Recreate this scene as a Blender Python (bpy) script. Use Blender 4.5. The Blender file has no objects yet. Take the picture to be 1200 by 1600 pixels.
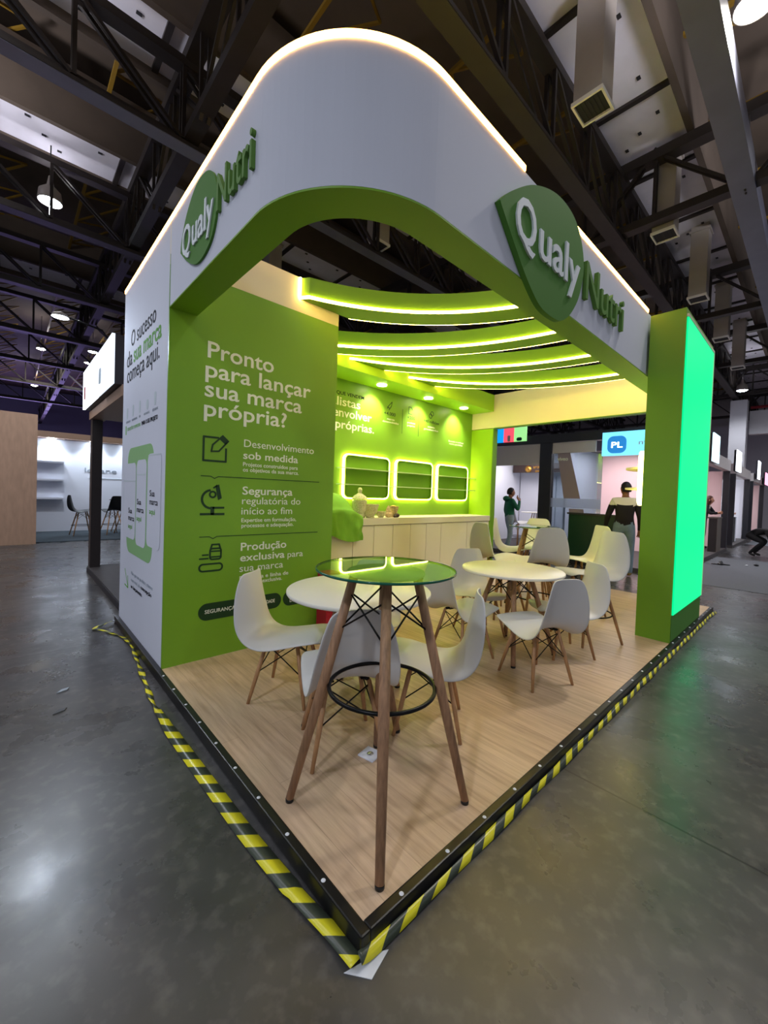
import bpy, bmesh, math, random
from mathutils import Vector, Matrix
random.seed(7)
SC = bpy.context.scene
COL = SC.collection
PI = math.pi
# ------------------------------------------------------------------ camera, world, light, exposure
cd = bpy.data.cameras.new('camera'); cam = bpy.data.objects.new('camera', cd); COL.objects.link(cam)
RW = ((0.73274507, -0.67956494, 0.03572327), (-0.0105259, 0.04117075, 0.99909668), (-0.68042183, -0.73245919, 0.02301463))
mt = Matrix(RW).transposed().to_4x4(); mt.translation = (-0.87807, -0.97476, 1.5)
cam.matrix_world = mt
cd.sensor_fit = 'VERTICAL'; cd.sensor_height = 24.0; cd.sensor_width = 18.0
cd.lens = 630.5056 / 1600 * 24.0
cd.shift_y = -(800 - 784.3414) / 1600
cd.clip_start = 0.05; cd.clip_end = 300
SC.camera = cam
SC.view_settings.view_transform = 'Standard'; SC.view_settings.look = 'None'
SC.view_settings.gamma = 1.0; SC.view_settings.use_curve_mapping = False
SC.view_settings.exposure = 0.9
W = bpy.data.worlds.new('hall_air'); SC.world = W; W.use_nodes = True
W.node_tree.nodes['Background'].inputs[0].default_value = (0.80, 0.85, 1.0, 1)
W.node_tree.nodes['Background'].inputs[1].default_value = 0.33
HIGHBAY_W = 270.0      # one hall lamp
UP = 0.8                 # strength of the uplight added per lamp to brighten the roof panels
SLAT_E, TOP_E, NICHE_E = 20.0, 8.0, 9.0
DOWN_W = 52.0

def lamp(name, kind, loc, power, color, size=0.3, rot=None, spot=None, blend=0.5, size_y=None):
    l = bpy.data.lights.new(name, kind); l.energy = power; l.color = color
    if kind == 'AREA':
        l.size = size
        if size_y: l.shape = 'RECTANGLE'; l.size_y = size_y
    else: l.shadow_soft_size = size
    if kind == 'SPOT': l.spot_size = spot; l.spot_blend = blend
    o = bpy.data.objects.new(name, l); o.location = loc
    if rot: o.rotation_euler = rot
    COL.objects.link(o); return o

# ------------------------------------------------------------------ materials
def lin(c):
    f = lambda v: v / 12.92 if v <= 0.04045 else ((v + 0.055) / 1.055) ** 2.4
    return tuple(f(v / 255.0) for v in c) + (1.0,)
M = {}
def mat(name, rgb, rough=0.5, metal=0.0, emit=0.0, ecol=None, noise=0.0, nscale=8.0, bump=0.0, bscale=60.0, spec=0.5, trans=0.0, ior=1.45, stretch=None, coat=0.0, rvar=0.0):
    m = bpy.data.materials.new(name); m.use_nodes = True; nt = m.node_tree; b = nt.nodes['Principled BSDF']
    c = lin(rgb); b.inputs['Base Color'].default_value = c; b.inputs['Roughness'].default_value = rough; b.inputs['Metallic'].default_value = metal
    b.inputs['Specular IOR Level'].default_value = spec; b.inputs['IOR'].default_value = ior
    b.inputs['Transmission Weight'].default_value = trans; b.inputs['Coat Weight'].default_value = coat
    if emit: b.inputs['Emission Color'].default_value = lin(ecol or rgb); b.inputs['Emission Strength'].default_value = emit
    if noise or bump or rvar:
        tc = nt.nodes.new('ShaderNodeTexCoord'); mp = nt.nodes.new('ShaderNodeMapping'); nt.links.new(tc.outputs['Object'], mp.inputs[0])
        if stretch: mp.inputs['Scale'].default_value = stretch
        n = nt.nodes.new('ShaderNodeTexNoise'); n.inputs['Scale'].default_value = nscale; n.inputs['Detail'].default_value = 5.0
        nt.links.new(mp.outputs[0], n.inputs[0])
        if noise:
            r = nt.nodes.new('ShaderNodeValToRGB'); nt.links.new(n.outputs['Fac'], r.inputs[0])
            r.color_ramp.elements[0].position = 0.3; r.color_ramp.elements[1].position = 0.7
            r.color_ramp.elements[0].color = tuple(v * (1 - noise) for v in c[:3]) + (1,)
            r.color_ramp.elements[1].color = tuple(min(1, v * (1 + noise)) for v in c[:3]) + (1,)
            nt.links.new(r.outputs[0], b.inputs['Base Color'])
        if rvar:
            mr = nt.nodes.new('ShaderNodeMapRange'); nt.links.new(n.outputs['Fac'], mr.inputs[0])
            mr.inputs[1].default_value = 0.3; mr.inputs[2].default_value = 0.7; mr.inputs[3].default_value = rough - rvar; mr.inputs[4].default_value = rough + rvar
            nt.links.new(mr.outputs[0], b.inputs['Roughness'])
        if bump:
            n2 = nt.nodes.new('ShaderNodeTexNoise'); n2.inputs['Scale'].default_value = bscale; nt.links.new(mp.outputs[0], n2.inputs[0])
            bp = nt.nodes.new('ShaderNodeBump'); bp.inputs['Strength'].default_value = bump; bp.inputs['Distance'].default_value = 0.01
            nt.links.new(n2.outputs['Fac'], bp.inputs['Height']); nt.links.new(bp.outputs[0], b.inputs['Normal'])
    M[name] = m; return m

mat('lime_print', (118, 166, 40), 0.42, noise=0.03, nscale=1.5)
mat('lime_paint', (118, 166, 34), 0.5, noise=0.02, nscale=2.0)
mat('lime_lit', (150, 200, 30), 0.5)  # lime with the warm LED light put into the colour
mat('white_vinyl', (212, 215, 228), 0.75, spec=0.25, noise=0.02, nscale=1.2, bump=0.03, bscale=2.5)
mat('cream_paint', (232, 222, 200), 0.6, noise=0.02, nscale=2.0)
mat('dark_green_ink', (20, 58, 26), 0.5)
mat('white_ink', (233, 238, 222), 0.5)
mat('black_ink', (30, 32, 40), 0.85, spec=0.1)
mat('pale_ink', (196, 208, 214), 0.5)
mat('grey_ink', (150, 160, 172), 0.5)
mat('green_ink', (100, 164, 64), 0.8, spec=0.1)
mat('soft_green_ink', (140, 190, 128), 0.5)
mat('leaf_green', (80, 130, 52), 0.75, spec=0.25)
mat('letter_green', (96, 138, 64), 0.7, spec=0.25)
mat('letter_white', (225, 232, 236), 0.6)
mat('warm_led', (255, 224, 150), 0.5, emit=SLAT_E, ecol=(255, 216, 108))
mat('amber_led', (255, 214, 150), 0.5, emit=TOP_E, ecol=(255, 184, 92))
mat('niche_led', (255, 236, 150), 0.5, emit=NICHE_E, ecol=(255, 232, 130))
mat('downlight_face', (255, 246, 220), 0.5, emit=14, ecol=(255, 240, 200))
mat('lamp_face', (255, 250, 235), 0.5, emit=30, ecol=(255, 248, 230))
mat('cool_lamp_face', (235, 245, 255), 0.5, emit=25, ecol=(225, 240, 255))
mat('screen_green', (0, 40, 24), 0.35, emit=0.62, ecol=(0, 255, 150), spec=0.2)
mat('oak_wood', (172, 130, 90), 0.5, noise=0.22, nscale=9.0, stretch=(6, 6, 0.8), bump=0.06, bscale=40)
mat('leg_wood', (158, 120, 90), 0.5, noise=0.28, nscale=14.0, stretch=(5, 5, 0.7), bump=0.08, bscale=40)
mat('shell_plastic', (208, 208, 208), 0.38, noise=0.01, nscale=4)
mat('table_white', (236, 234, 226), 0.35)
mat('black_metal', (20, 20, 22), 0.35, metal=0.6)
mat('black_plastic', (16, 16, 17), 0.35, bump=0.05, bscale=30)
mat('steel', (190, 192, 196), 0.3, metal=1.0)
mat('melamine', (226, 222, 206), 0.4)
mat('seam_dark', (96, 92, 84), 0.7)
mat('shelf_acrylic', (214, 236, 190), 0.2)
mat('green_cloth', (122, 178, 52), 0.8, noise=0.06, nscale=5)
mat('crystal', (240, 230, 190), 0.12, trans=0.3, ior=1.45, noise=0.3, nscale=70, bump=0.5, bscale=60)  # colour noise painted in as the sparkle of cut glass
mat('shell_beige', (200, 176, 140), 0.6, noise=0.3, nscale=30)
mat('shell_dark', (70, 56, 48), 0.6, noise=0.3, nscale=30)
mat('candy', (226, 180, 90), 0.5, noise=0.4, nscale=40)
mat('red_card', (168, 24, 46), 0.5)
mat('paper', (214, 218, 226), 0.7)
mat('dark_frame', (34, 35, 42), 0.45, noise=0.05, nscale=3)
mat('darkbrown_frame', (50, 42, 42), 0.5)
mat('plinth_dark', (70, 66, 66), 0.6, noise=0.1, nscale=10)
mat('carpet_grey', (88, 92, 98), 0.95, noise=0.1, nscale=40, bump=0.2, bscale=120)
mat('carpet_blue', (62, 72, 80), 0.95, noise=0.1, nscale=40)
mat('chipboard', (176, 142, 118), 0.7, noise=0.10, nscale=5.0, stretch=(3, 3, 0.7))
mat('booth_white', (225, 228, 240), 0.5)
mat('booth_pink', (236, 206, 208), 0.5)
mat('booth_beige', (196, 188, 186), 0.6)
mat('sign_brown', (60, 44, 40), 0.5)
mat('gold', (200, 150, 70), 0.35, metal=0.7)
mat('beige_trim', (176, 142, 118), 0.6)
mat('counter_green', (22, 54, 40), 0.25)
mat('counter_dark', (40, 40, 40), 0.4)
mat('counter_side', (92, 84, 76), 0.5)
mat('violet_glass', (150, 134, 140), 0.25)
mat('pale_glass', (176, 190, 198), 0.25)
mat('truss_steel', (46, 40, 38), 0.55, metal=0.2, noise=0.1, nscale=4)
mat('beam_grey', (104, 106, 124), 0.4, metal=0.2, noise=0.1, nscale=2)
mat('roof_dark', (76, 65, 56), 0.85, noise=0.15, nscale=1.5)
mat('rafter_ochre', (120, 92, 20), 0.6)
mat('roof_panel', (214, 212, 224), 0.6, noise=0.06, nscale=2.5)
mat('panel_bolt', (40, 40, 46), 0.6)
mat('duct_metal', (168, 160, 152), 0.5, metal=0.2, noise=0.06, nscale=2)
mat('duct_frame', (226, 222, 212), 0.5)
mat('grille_dark', (34, 35, 35), 0.7)
mat('hall_wall', (190, 186, 190), 0.8, noise=0.06, nscale=0.6)
mat('hall_wall_violet_lit', (150, 138, 196), 0.8, noise=0.06, nscale=0.6)  # violet light on the wall put into its colour
mat('pipe_red', (140, 44, 52), 0.5)
mat('skin', (196, 142, 112), 0.55)
mat('skin_tan', (150, 100, 74), 0.55)
mat('hair_black', (22, 18, 18), 0.6)
mat('hair_brown', (74, 40, 26), 0.6)
mat('hoodie_green', (18, 92, 66), 0.85)
mat('jeans_pale', (134, 150, 160), 0.85, noise=0.12, nscale=12)
mat('jeans_blue', (112, 132, 150), 0.85, noise=0.12, nscale=12)
mat('knit_black', (26, 20, 22), 0.9)
mat('knit_cream', (214, 206, 188), 0.9)
mat('cloth_black', (22, 22, 25), 0.9)
mat('shirt_white', (226, 230, 240), 0.8)
mat('cap_orange', (214, 110, 30), 0.8)
mat('shoe_dark', (30, 28, 28), 0.6)
mat('shoe_tan', (176, 140, 80), 0.6)
mat('eye_dark', (20, 16, 14), 0.3)
mat('lip', (150, 82, 76), 0.5)
mat('black_chair', (24, 24, 25), 0.4)
mat('sign_blue', (120, 200, 232), 0.4, emit=.75, ecol=(110, 205, 240)); mat('badge_blue', (40, 130, 200), 0.4, emit=.5, ecol=(30, 120, 200)); mat('sign_white', (250, 250, 255), 0.4, emit=2.2, ecol=(235, 242, 255)); mat('sign_pale', (200, 236, 245), 0.4, emit=1.3, ecol=(190, 235, 245)); mat('sign_pink', (245, 170, 200), 0.4, emit=1.2, ecol=(250, 150, 190)); mat('sign_grey_lamplit', (215, 220, 230), 0.4, emit=.8, ecol=(210, 220, 235))  # grey sign's glow stands in for lamp light on a plain panel
mat('stripe_blue', (0, 150, 240), 0.4, emit=.6, ecol=(0, 150, 240)); mat('stripe_red', (240, 80, 100), 0.4, emit=.6, ecol=(240, 80, 100)); mat('stripe_green', (160, 225, 150), 0.4, emit=.6, ecol=(150, 225, 140))
# tinted table glass: mostly clear to straight light, mirror-like at grazing angles
def glass(name, tint, fac_lo, fac_hi):
    m = bpy.data.materials.new(name); m.use_nodes = True; nt = m.node_tree; nt.nodes.clear()
    out = nt.nodes.new('ShaderNodeOutputMaterial'); mx = nt.nodes.new('ShaderNodeMixShader')
    tr = nt.nodes.new('ShaderNodeBsdfTransparent'); gl = nt.nodes.new('ShaderNodeBsdfGlossy'); fr = nt.nodes.new('ShaderNodeFresnel')
    tr.inputs[0].default_value = lin(tint); gl.inputs['Roughness'].default_value = 0.02; gl.inputs[0].default_value = (1, 1, 1, 1)
    fr.inputs[0].default_value = 1.5
    mr = nt.nodes.new('ShaderNodeMapRange'); mr.inputs[3].default_value = fac_lo; mr.inputs[4].default_value = fac_hi
    nt.links.new(fr.outputs[0], mr.inputs[0]); nt.links.new(mr.outputs[0], mx.inputs[0])
    nt.links.new(tr.outputs[0], mx.inputs[1]); nt.links.new(gl.outputs[0], mx.inputs[2]); nt.links.new(mx.outputs[0], out.inputs[0]); M[name] = m
glass('table_glass', (196, 226, 196), 0.02, 1.0)
def film(name, rgb, fac):
    m = bpy.data.materials.new(name); m.use_nodes = True; nt = m.node_tree; nt.nodes.clear()
    out = nt.nodes.new('ShaderNodeOutputMaterial'); mx = nt.nodes.new('ShaderNodeMixShader'); tr = nt.nodes.new('ShaderNodeBsdfTransparent'); df = nt.nodes.new('ShaderNodeBsdfTranslucent')
    df.inputs[0].default_value = lin(rgb); mx.inputs[0].default_value = fac
    nt.links.new(tr.outputs[0], mx.inputs[1]); nt.links.new(df.outputs[0], mx.inputs[2]); nt.links.new(mx.outputs[0], out.inputs[0]); M[name] = m
film('frosted_film', (215, 220, 228), 0.5)
glass('booth_glass', (205, 215, 222), 0.06, 0.9)
mat('glass_edge', (20, 92, 70), 0.15)

def floor_mats():
    # polished concrete with stains, scratches and cast joints
    m = bpy.data.materials.new('concrete'); m.use_nodes = True; nt = m.node_tree; b = nt.nodes['Principled BSDF']; L = nt.links
    tc = nt.nodes.new('ShaderNodeTexCoord')
    def noise(s, d=6, r=0.6, dist=0.0):
        n = nt.nodes.new('ShaderNodeTexNoise'); n.inputs['Scale'].default_value = s; n.inputs['Detail'].default_value = d
        n.inputs['Roughness'].default_value = r; n.inputs['Distortion'].default_value = dist; L.new(tc.outputs['Object'], n.inputs[0]); return n
    def ramp(src, stops):
        r = nt.nodes.new('ShaderNodeValToRGB'); L.new(src, r.inputs[0]); e = r.color_ramp.elements
        e[0].position, e[0].color = stops[0]; e[1].position, e[1].color = stops[-1]
        for s in stops[1:-1]: q = e.new(s[0]); q.color = s[1]
        return r
    def mixc(kind, a, bb, f=1.0):
        x = nt.nodes.new('ShaderNodeMixRGB'); x.blend_type = kind; x.inputs[0].default_value = f; L.new(a, x.inputs[1]); L.new(bb, x.inputs[2]); return x
    a = ramp(noise(0.7, 4, 0.55, 0.0).outputs['Fac'], [(0.3, lin((56, 56, 58))), (0.5, lin((69, 68, 68))), (0.72, lin((86, 84, 82)))])
    s = ramp(noise(3.2, 4, 0.55, 0.0).outputs['Fac'], [(0.25, (0.72, 0.72, 0.72, 1)), (0.5, (0.98, 0.98, 0.98, 1)), (0.78, (1.14, 1.12, 1.1, 1))])
    x = mixc('MULTIPLY', a.outputs[0], s.outputs[0])
    sp = ramp(noise(16, 3, 0.5).outputs['Fac'], [(0.5, (0, 0, 0, 1)), (0.8, (0.35, 0.35, 0.35, 1))])
    x2 = nt.nodes.new('ShaderNodeMixRGB'); x2.blend_type = 'MIX'; L.new(sp.outputs[0], x2.inputs[0]); L.new(x.outputs[0], x2.inputs[1]); x2.inputs[2].default_value = lin((128, 124, 120))
    sx = nt.nodes.new('ShaderNodeSeparateXYZ'); L.new(tc.outputs['Object'], sx.inputs[0])
    def joint(sock, off, per):
        def mth(op, p, q=None):
            n = nt.nodes.new('ShaderNodeMath'); n.operation = op; L.new(p, n.inputs[0])
            if q is not None: n.inputs[1].default_value = q
            return n.outputs[0]
        v = mth('ABSOLUTE', mth('SUBTRACT', mth('PINGPONG', mth('ADD', sock, -off + per * 20), per / 2), 0.0))
        return mth('LESS_THAN', v, 0.006)
    jx = joint(sx.outputs[0], 7.4, 6.0); jy = joint(sx.outputs[1], 3.55, 6.0)
    mxn = nt.nodes.new('ShaderNodeMath'); mxn.operation = 'MAXIMUM'; L.new(jx, mxn.inputs[0]); L.new(jy, mxn.inputs[1])
    x3 = nt.nodes.new('ShaderNodeMixRGB'); L.new(mxn.outputs[0], x3.inputs[0]); L.new(x2.outputs[0], x3.inputs[1]); x3.inputs[2].default_value = lin((48, 46, 46))
    L.new(x3.outputs[0], b.inputs['Base Color'])
    rr = nt.nodes.new('ShaderNodeMapRange'); L.new(noise(2.2, 6, 0.6).outputs['Fac'], rr.inputs[0]); rr.inputs[1].default_value = 0.3; rr.inputs[2].default_value = 0.7
    rr.inputs[3].default_value = 0.20; rr.inputs[4].default_value = 0.40; L.new(rr.outputs[0], b.inputs['Roughness'])
    bp = nt.nodes.new('ShaderNodeBump'); bp.inputs['Strength'].default_value = 0.04; bp.inputs['Distance'].default_value = 0.015
    L.new(noise(7.0, 4, 0.55).outputs['Fac'], bp.inputs['Height']); L.new(bp.outputs[0], b.inputs['Normal'])
    b.inputs['Specular IOR Level'].default_value = 0.5
    M['concrete'] = m
    # pale oak laminate, boards running along y
    m = bpy.data.materials.new('laminate'); m.use_nodes = True; nt = m.node_tree; b = nt.nodes['Principled BSDF']; L = nt.links
    tc = nt.nodes.new('ShaderNodeTexCoord')
    def grain(scale, s):
        mp = nt.nodes.new('ShaderNodeMapping'); mp.inputs['Scale'].default_value = scale; L.new(tc.outputs['Object'], mp.inputs[0])
        n = nt.nodes.new('ShaderNodeTexNoise'); n.inputs['Scale'].default_value = s; n.inputs['Detail'].default_value = 7; n.inputs['Roughness'].default_value = 0.62; L.new(mp.outputs[0], n.inputs[0]); return n
    g = grain((9, 0.55, 1), 4.0)
    r = nt.nodes.new('ShaderNodeValToRGB'); L.new(g.outputs['Fac'], r.inputs[0]); e = r.color_ramp.elements
    e[0].position = 0.3; e[0].color = lin((168, 142, 116)); e[1].position = 0.7; e[1].color = lin((206, 180, 152)); q = e.new(0.5); q.color = lin((192, 165, 138))
    mp = nt.nodes.new('ShaderNodeMapping'); mp.inputs['Rotation'].default_value = (0, 0, PI / 2); L.new(tc.outputs['Object'], mp.inputs[0])
    bk = nt.nodes.new('ShaderNodeTexBrick'); L.new(mp.outputs[0], bk.inputs[0]); bk.inputs['Scale'].default_value = 1.0
    bk.inputs['Brick Width'].default_value = 1.3; bk.inputs['Row Height'].default_value = 0.2; bk.inputs['Mortar Size'].default_value = 0.0015; bk.offset = 0.37
    bk.inputs['Color1'].default_value = (0.97, 0.97, 0.97, 1); bk.inputs['Color2'].default_value = (1.04, 1.03, 1.02, 1); bk.inputs['Mortar'].default_value = (0.74, 0.72, 0.70, 1)
    x = nt.nodes.new('ShaderNodeMixRGB'); x.blend_type = 'MULTIPLY'; x.inputs[0].default_value = 1; L.new(r.outputs[0], x.inputs[1]); L.new(bk.outputs[0], x.inputs[2])
    L.new(x.outputs[0], b.inputs['Base Color']); b.inputs['Roughness'].default_value = 0.42
    bp = nt.nodes.new('ShaderNodeBump'); bp.inputs['Strength'].default_value = 0.06; bp.inputs['Distance'].default_value = 0.004; L.new(g.outputs['Fac'], bp.inputs['Height']); L.new(bp.outputs[0], b.inputs['Normal'])
    M['laminate'] = m
    # yellow and black hazard tape: stripes along u, slanted across v
    m = bpy.data.materials.new('hazard_tape'); m.use_nodes = True; nt = m.node_tree; b = nt.nodes['Principled BSDF']; L = nt.links
    uv = nt.nodes.new('ShaderNodeUVMap'); uv.uv_map = 'tape'; sx = nt.nodes.new('ShaderNodeSeparateXYZ'); L.new(uv.outputs[0], sx.inputs[0])
    ad = nt.nodes.new('ShaderNodeMath'); ad.operation = 'MULTIPLY_ADD'; L.new(sx.outputs[1], ad.inputs[0]); ad.inputs[1].default_value = -0.38; L.new(sx.outputs[0], ad.inputs[2])
    fr = nt.nodes.new('ShaderNodeMath'); fr.operation = 'FRACT'; L.new(ad.outputs[0], fr.inputs[0])
    gt = nt.nodes.new('ShaderNodeMath'); gt.operation = 'GREATER_THAN'; L.new(fr.outputs[0], gt.inputs[0]); gt.inputs[1].default_value = 0.5
    x = nt.nodes.new('ShaderNodeMixRGB'); L.new(gt.outputs[0], x.inputs[0]); x.inputs[1].default_value = lin((222, 214, 40)); x.inputs[2].default_value = lin((62, 70, 58))
    L.new(x.outputs[0], b.inputs['Base Color']); b.inputs['Roughness'].default_value = 0.3; M['hazard_tape'] = m
floor_mats()

# ------------------------------------------------------------------ mesh helpers
class MB:
    def __init__(s): s.v = []; s.f = []; s.sm = []; s.mi = []
    def add(s, v, f, smooth=False, mi=0):
        o = len(s.v); s.v += [Vector(p) for p in v]
        for q in f: s.f.append([i + o for i in q]); s.sm.append(smooth); s.mi.append(mi)
        return s
    def box(s, a, b, mi=0):
        (x0, y0, z0), (x1, y1, z1) = a, b
        v = [(x0, y0, z0), (x1, y0, z0), (x1, y1, z0), (x0, y1, z0), (x0, y0, z1), (x1, y0, z1), (x1, y1, z1), (x0, y1, z1)]
        return s.add(v, [(0, 3, 2, 1), (4, 5, 6, 7), (0, 1, 5, 4), (1, 2, 6, 5), (2, 3, 7, 6), (3, 0, 4, 7)], False, mi)
    def bar(s, p, q, w, h=None, up=(0, 0, 1), mi=0):
        p, q = Vector(p), Vector(q); d = (q - p).normalized(); up = Vector(up)
        if abs(d.dot(up)) > 0.99: up = Vector((1, 0, 0))
        u = d.cross(up).normalized(); n = u.cross(d); h = h or w; u = u * (w / 2); n = n * (h / 2)
        v = [p - u - n, p + u - n, p + u + n, p - u + n, q - u - n, q + u - n, q + u + n, q - u + n]
        return s.add(v, [(0, 3, 2, 1), (4, 5, 6, 7), (0, 1, 5, 4), (1, 2, 6, 5), (2, 3, 7, 6), (3, 0, 4, 7)], False, mi)
    def tube(s, pts, r, n=8, closed=False, caps=True, mi=0):
        P = [Vector(p) for p in pts]; k = len(P); R = r if isinstance(r, (list, tuple)) else [r] * k; v = []; f = []
        ref = None
        for i in range(k):
            if closed: t = P[(i + 1) % k] - P[i - 1]
            else: t = P[min(i + 1, k - 1)] - P[max(i - 1, 0)]
            t.normalize()
            if ref is None: ref = Vector((0, 0, 1)) if abs(t.z) < 0.9 else Vector((1, 0, 0))
            u = t.cross(ref).normalized(); w = u.cross(t).normalized(); ref = w
            for j in range(n):
                a = 2 * PI * j / n; v.append(P[i] + (u * math.cos(a) + w * math.sin(a)) * R[i])
        for i in range(k if closed else k - 1):
            for j in range(n):
                a, b = i * n, ((i + 1) % k) * n; f.append((a + j, a + (j + 1) % n, b + (j + 1) % n, b + j))
        s.add(v, f, True, mi)
        if caps and not closed:
            o = len(s.v) - len(v)
            s.f.append([o + j for j in range(n)][::-1]); s.sm.append(False); s.mi.append(mi)
            s.f.append([o + (k - 1) * n + j for j in range(n)]); s.sm.append(False); s.mi.append(mi)
        return s
    def lathe(s, prof, c=(0, 0, 0), n=32, mi=0, smooth=True):
        c = Vector(c); v = []; f = []
        for r, z in prof:
            for j in range(n):
                a = 2 * PI * j / n; v.append(c + Vector((max(r, 1e-4) * math.cos(a), max(r, 1e-4) * math.sin(a), z)))
        for i in range(len(prof) - 1):
            for j in range(n): f.append((i * n + j, i * n + (j + 1) % n, (i + 1) * n + (j + 1) % n, (i + 1) * n + j))
        return s.add(v, f, smooth, mi)
    def prism(s, poly, z0, z1, fr=None, mi=0, smooth_side=False):
        # poly in (u, v), extruded along w; fr = (origin, u, v, w)
        O, U, V, N = [Vector(q) for q in (fr or ((0, 0, 0), (1, 0, 0), (0, 1, 0), (0, 0, 1)))]
        k = len(poly); v = [O + U * p[0] + V * p[1] + N * z0 for p in poly] + [O + U * p[0] + V * p[1] + N * z1 for p in poly]
        s.add(v, [list(range(k))[::-1], list(range(k, 2 * k))], False, mi)
        o = len(s.v) - 2 * k
        for i in range(k): s.f.append([o + i, o + (i + 1) % k, o + k + (i + 1) % k, o + k + i]); s.sm.append(smooth_side); s.mi.append(mi)
        return s
    def sweep(s, path, sec, mi=0, smooth=False, closed=False):
        # vertical-plane section (offset outward, z) swept along a 2D path (x, y); outward = right of travel
        P = [Vector((p[0], p[1])) for p in path]; k = len(P); m = len(sec); v = []
        for i in range(k):
            t0 = (P[i] - P[i - 1]).normalized() if (i > 0 or closed) else (P[1] - P[0]).normalized()
            t1 = (P[(i + 1) % k] - P[i]).normalized() if (i < k - 1 or closed) else t0
            t = (t0 + t1).normalized(); c = max(0.5, t.dot(t1)); nrm = Vector((t.y, -t.x)) / c
            for o, z in sec: v.append((P[i].x + nrm.x * o, P[i].y + nrm.y * o, z))
        f = []
        for i in range(k if closed else k - 1):
            b = ((i + 1) % k) * m
            for j in range(m): f.append((i * m + j, b + j, b + (j + 1) % m, i * m + (j + 1) % m))
        if not closed: f.append(list(range(m))); f.append([(k - 1) * m + j for j in range(m)][::-1])
        return s.add(v, f, smooth, mi)
    def ell(s, c, r, n=12, m=8, mi=0):
        c = Vector(c); v = []; f = []
        for i in range(m + 1):
            th = PI * i / m
            for j in range(n):
                a = 2 * PI * j / n; v.append(c + Vector((r[0] * math.sin(th) * math.cos(a), r[1] * math.sin(th) * math.sin(a), r[2] * math.cos(th))))
        for i in range(m):
            for j in range(n): f.append((i * n + j, (i + 1) * n + j, (i + 1) * n + (j + 1) % n, i * n + (j + 1) % n))
        return s.add(v, f, True, mi)
    def mesh(s, name, mats, off=(0, 0, 0), bevel=0.0):
        me = bpy.data.meshes.new(name); off = Vector(off)
        bm = bmesh.new(); vs = [bm.verts.new(p - off) for p in s.v]
        for q, sm, mi in zip(s.f, s.sm, s.mi):
            try: fc = bm.faces.new([vs[i] for i in q]); fc.smooth = sm; fc.material_index = mi
            except ValueError: pass
        bmesh.ops.remove_doubles(bm, verts=bm.verts, dist=1e-5)
        bmesh.ops.recalc_face_normals(bm, faces=bm.faces)
        if bevel:
            ed = [e for e in bm.edges if len(e.link_faces) == 2 and e.calc_face_angle(0) > 0.5]
            bmesh.ops.bevel(bm, geom=ed, offset=bevel, segments=2, affect='EDGES', profile=0.6)
        bm.to_mesh(me); bm.free()
        for m in (mats if isinstance(mats, (list, tuple)) else [mats]): me.materials.append(M[m])
        return me

ORG = {}
def tag(o, label=None, cat=None, group=None, kind=None):
    if label: o['label'] = label
    if cat: o['category'] = cat
    if group: o['group'] = group
    if kind: o['kind'] = kind
    return o
def thing(name, label, cat, loc=(0, 0, 0), rz=0.0, group=None, kind=None):
    o = bpy.data.objects.new(name, None); o.empty_display_size = 0.1; COL.objects.link(o)
    o.location = loc; o.rotation_euler = (0, 0, rz); ORG[o.name] = Vector(loc)
    return tag(o, label, cat, group, kind)
def part(name, mb, mats, parent, world=True, bevel=0.0, label=None):
    off = ORG[parent.name] if (world and parent is not None) else Vector((0, 0, 0))
    o = bpy.data.objects.new(name, mb.mesh(name, mats, off, bevel)); COL.objects.link(o)
    if parent is not None: o.parent = parent
    ORG[o.name] = off
    if label: o['label'] = label
    return o
def solo(name, mb, mats, label, cat, group=None, kind=None, bevel=0.0):
    # one-mesh thing, its origin at the middle of its base
    mn = [min(v[i] for v in mb.v) for i in range(3)]; mx = [max(v[i] for v in mb.v) for i in range(3)]
    c = Vector(((mn[0] + mx[0]) / 2, (mn[1] + mx[1]) / 2, mn[2]))
    o = bpy.data.objects.new(name, mb.mesh(name, mats, c, bevel)); COL.objects.link(o); o.location = c; ORG[o.name] = c
    return tag(o, label, cat, group, kind)
def structure(name, mb, mats, bevel=0.0, parent=None):
    o = part(name, mb, mats, parent, True, bevel)
    if parent is None: o['kind'] = 'structure'
    return o
def copy_tree(o, parent=None):
    c = o.copy(); COL.objects.link(c)
    if parent is not None: c.parent = parent
    for ch in list(o.children): copy_tree(ch, c)
    return c
def smooth_closed(pts, n=8):
    out = []; k = len(pts)
    for i in range(k):
        p0, p1, p2, p3 = [Vector(pts[(i + j - 1) % k]) for j in range(4)]
        for s in range(n):
            t = s / n; out.append(0.5 * ((2 * p1) + (p2 - p0) * t + (2 * p0 - 5 * p1 + 4 * p2 - p3) * t * t + (3 * p1 - p0 - 3 * p2 + p3) * t ** 3))
    return [tuple(p) for p in out]
def smooth_open(pts, n=8):
    out = []; k = len(pts); P = [Vector(p) for p in pts]
    for i in range(k - 1):
        p0, p1, p2, p3 = P[max(i - 1, 0)], P[i], P[i + 1], P[min(i + 2, k - 1)]
        for s in range(n):
            t = s / n; out.append(0.5 * ((2 * p1) + (p2 - p0) * t + (2 * p0 - 5 * p1 + 4 * p2 - p3) * t * t + (3 * p1 - p0 - 3 * p2 + p3) * t ** 3))
    out.append(P[-1]); return [tuple(p) for p in out]

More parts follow.
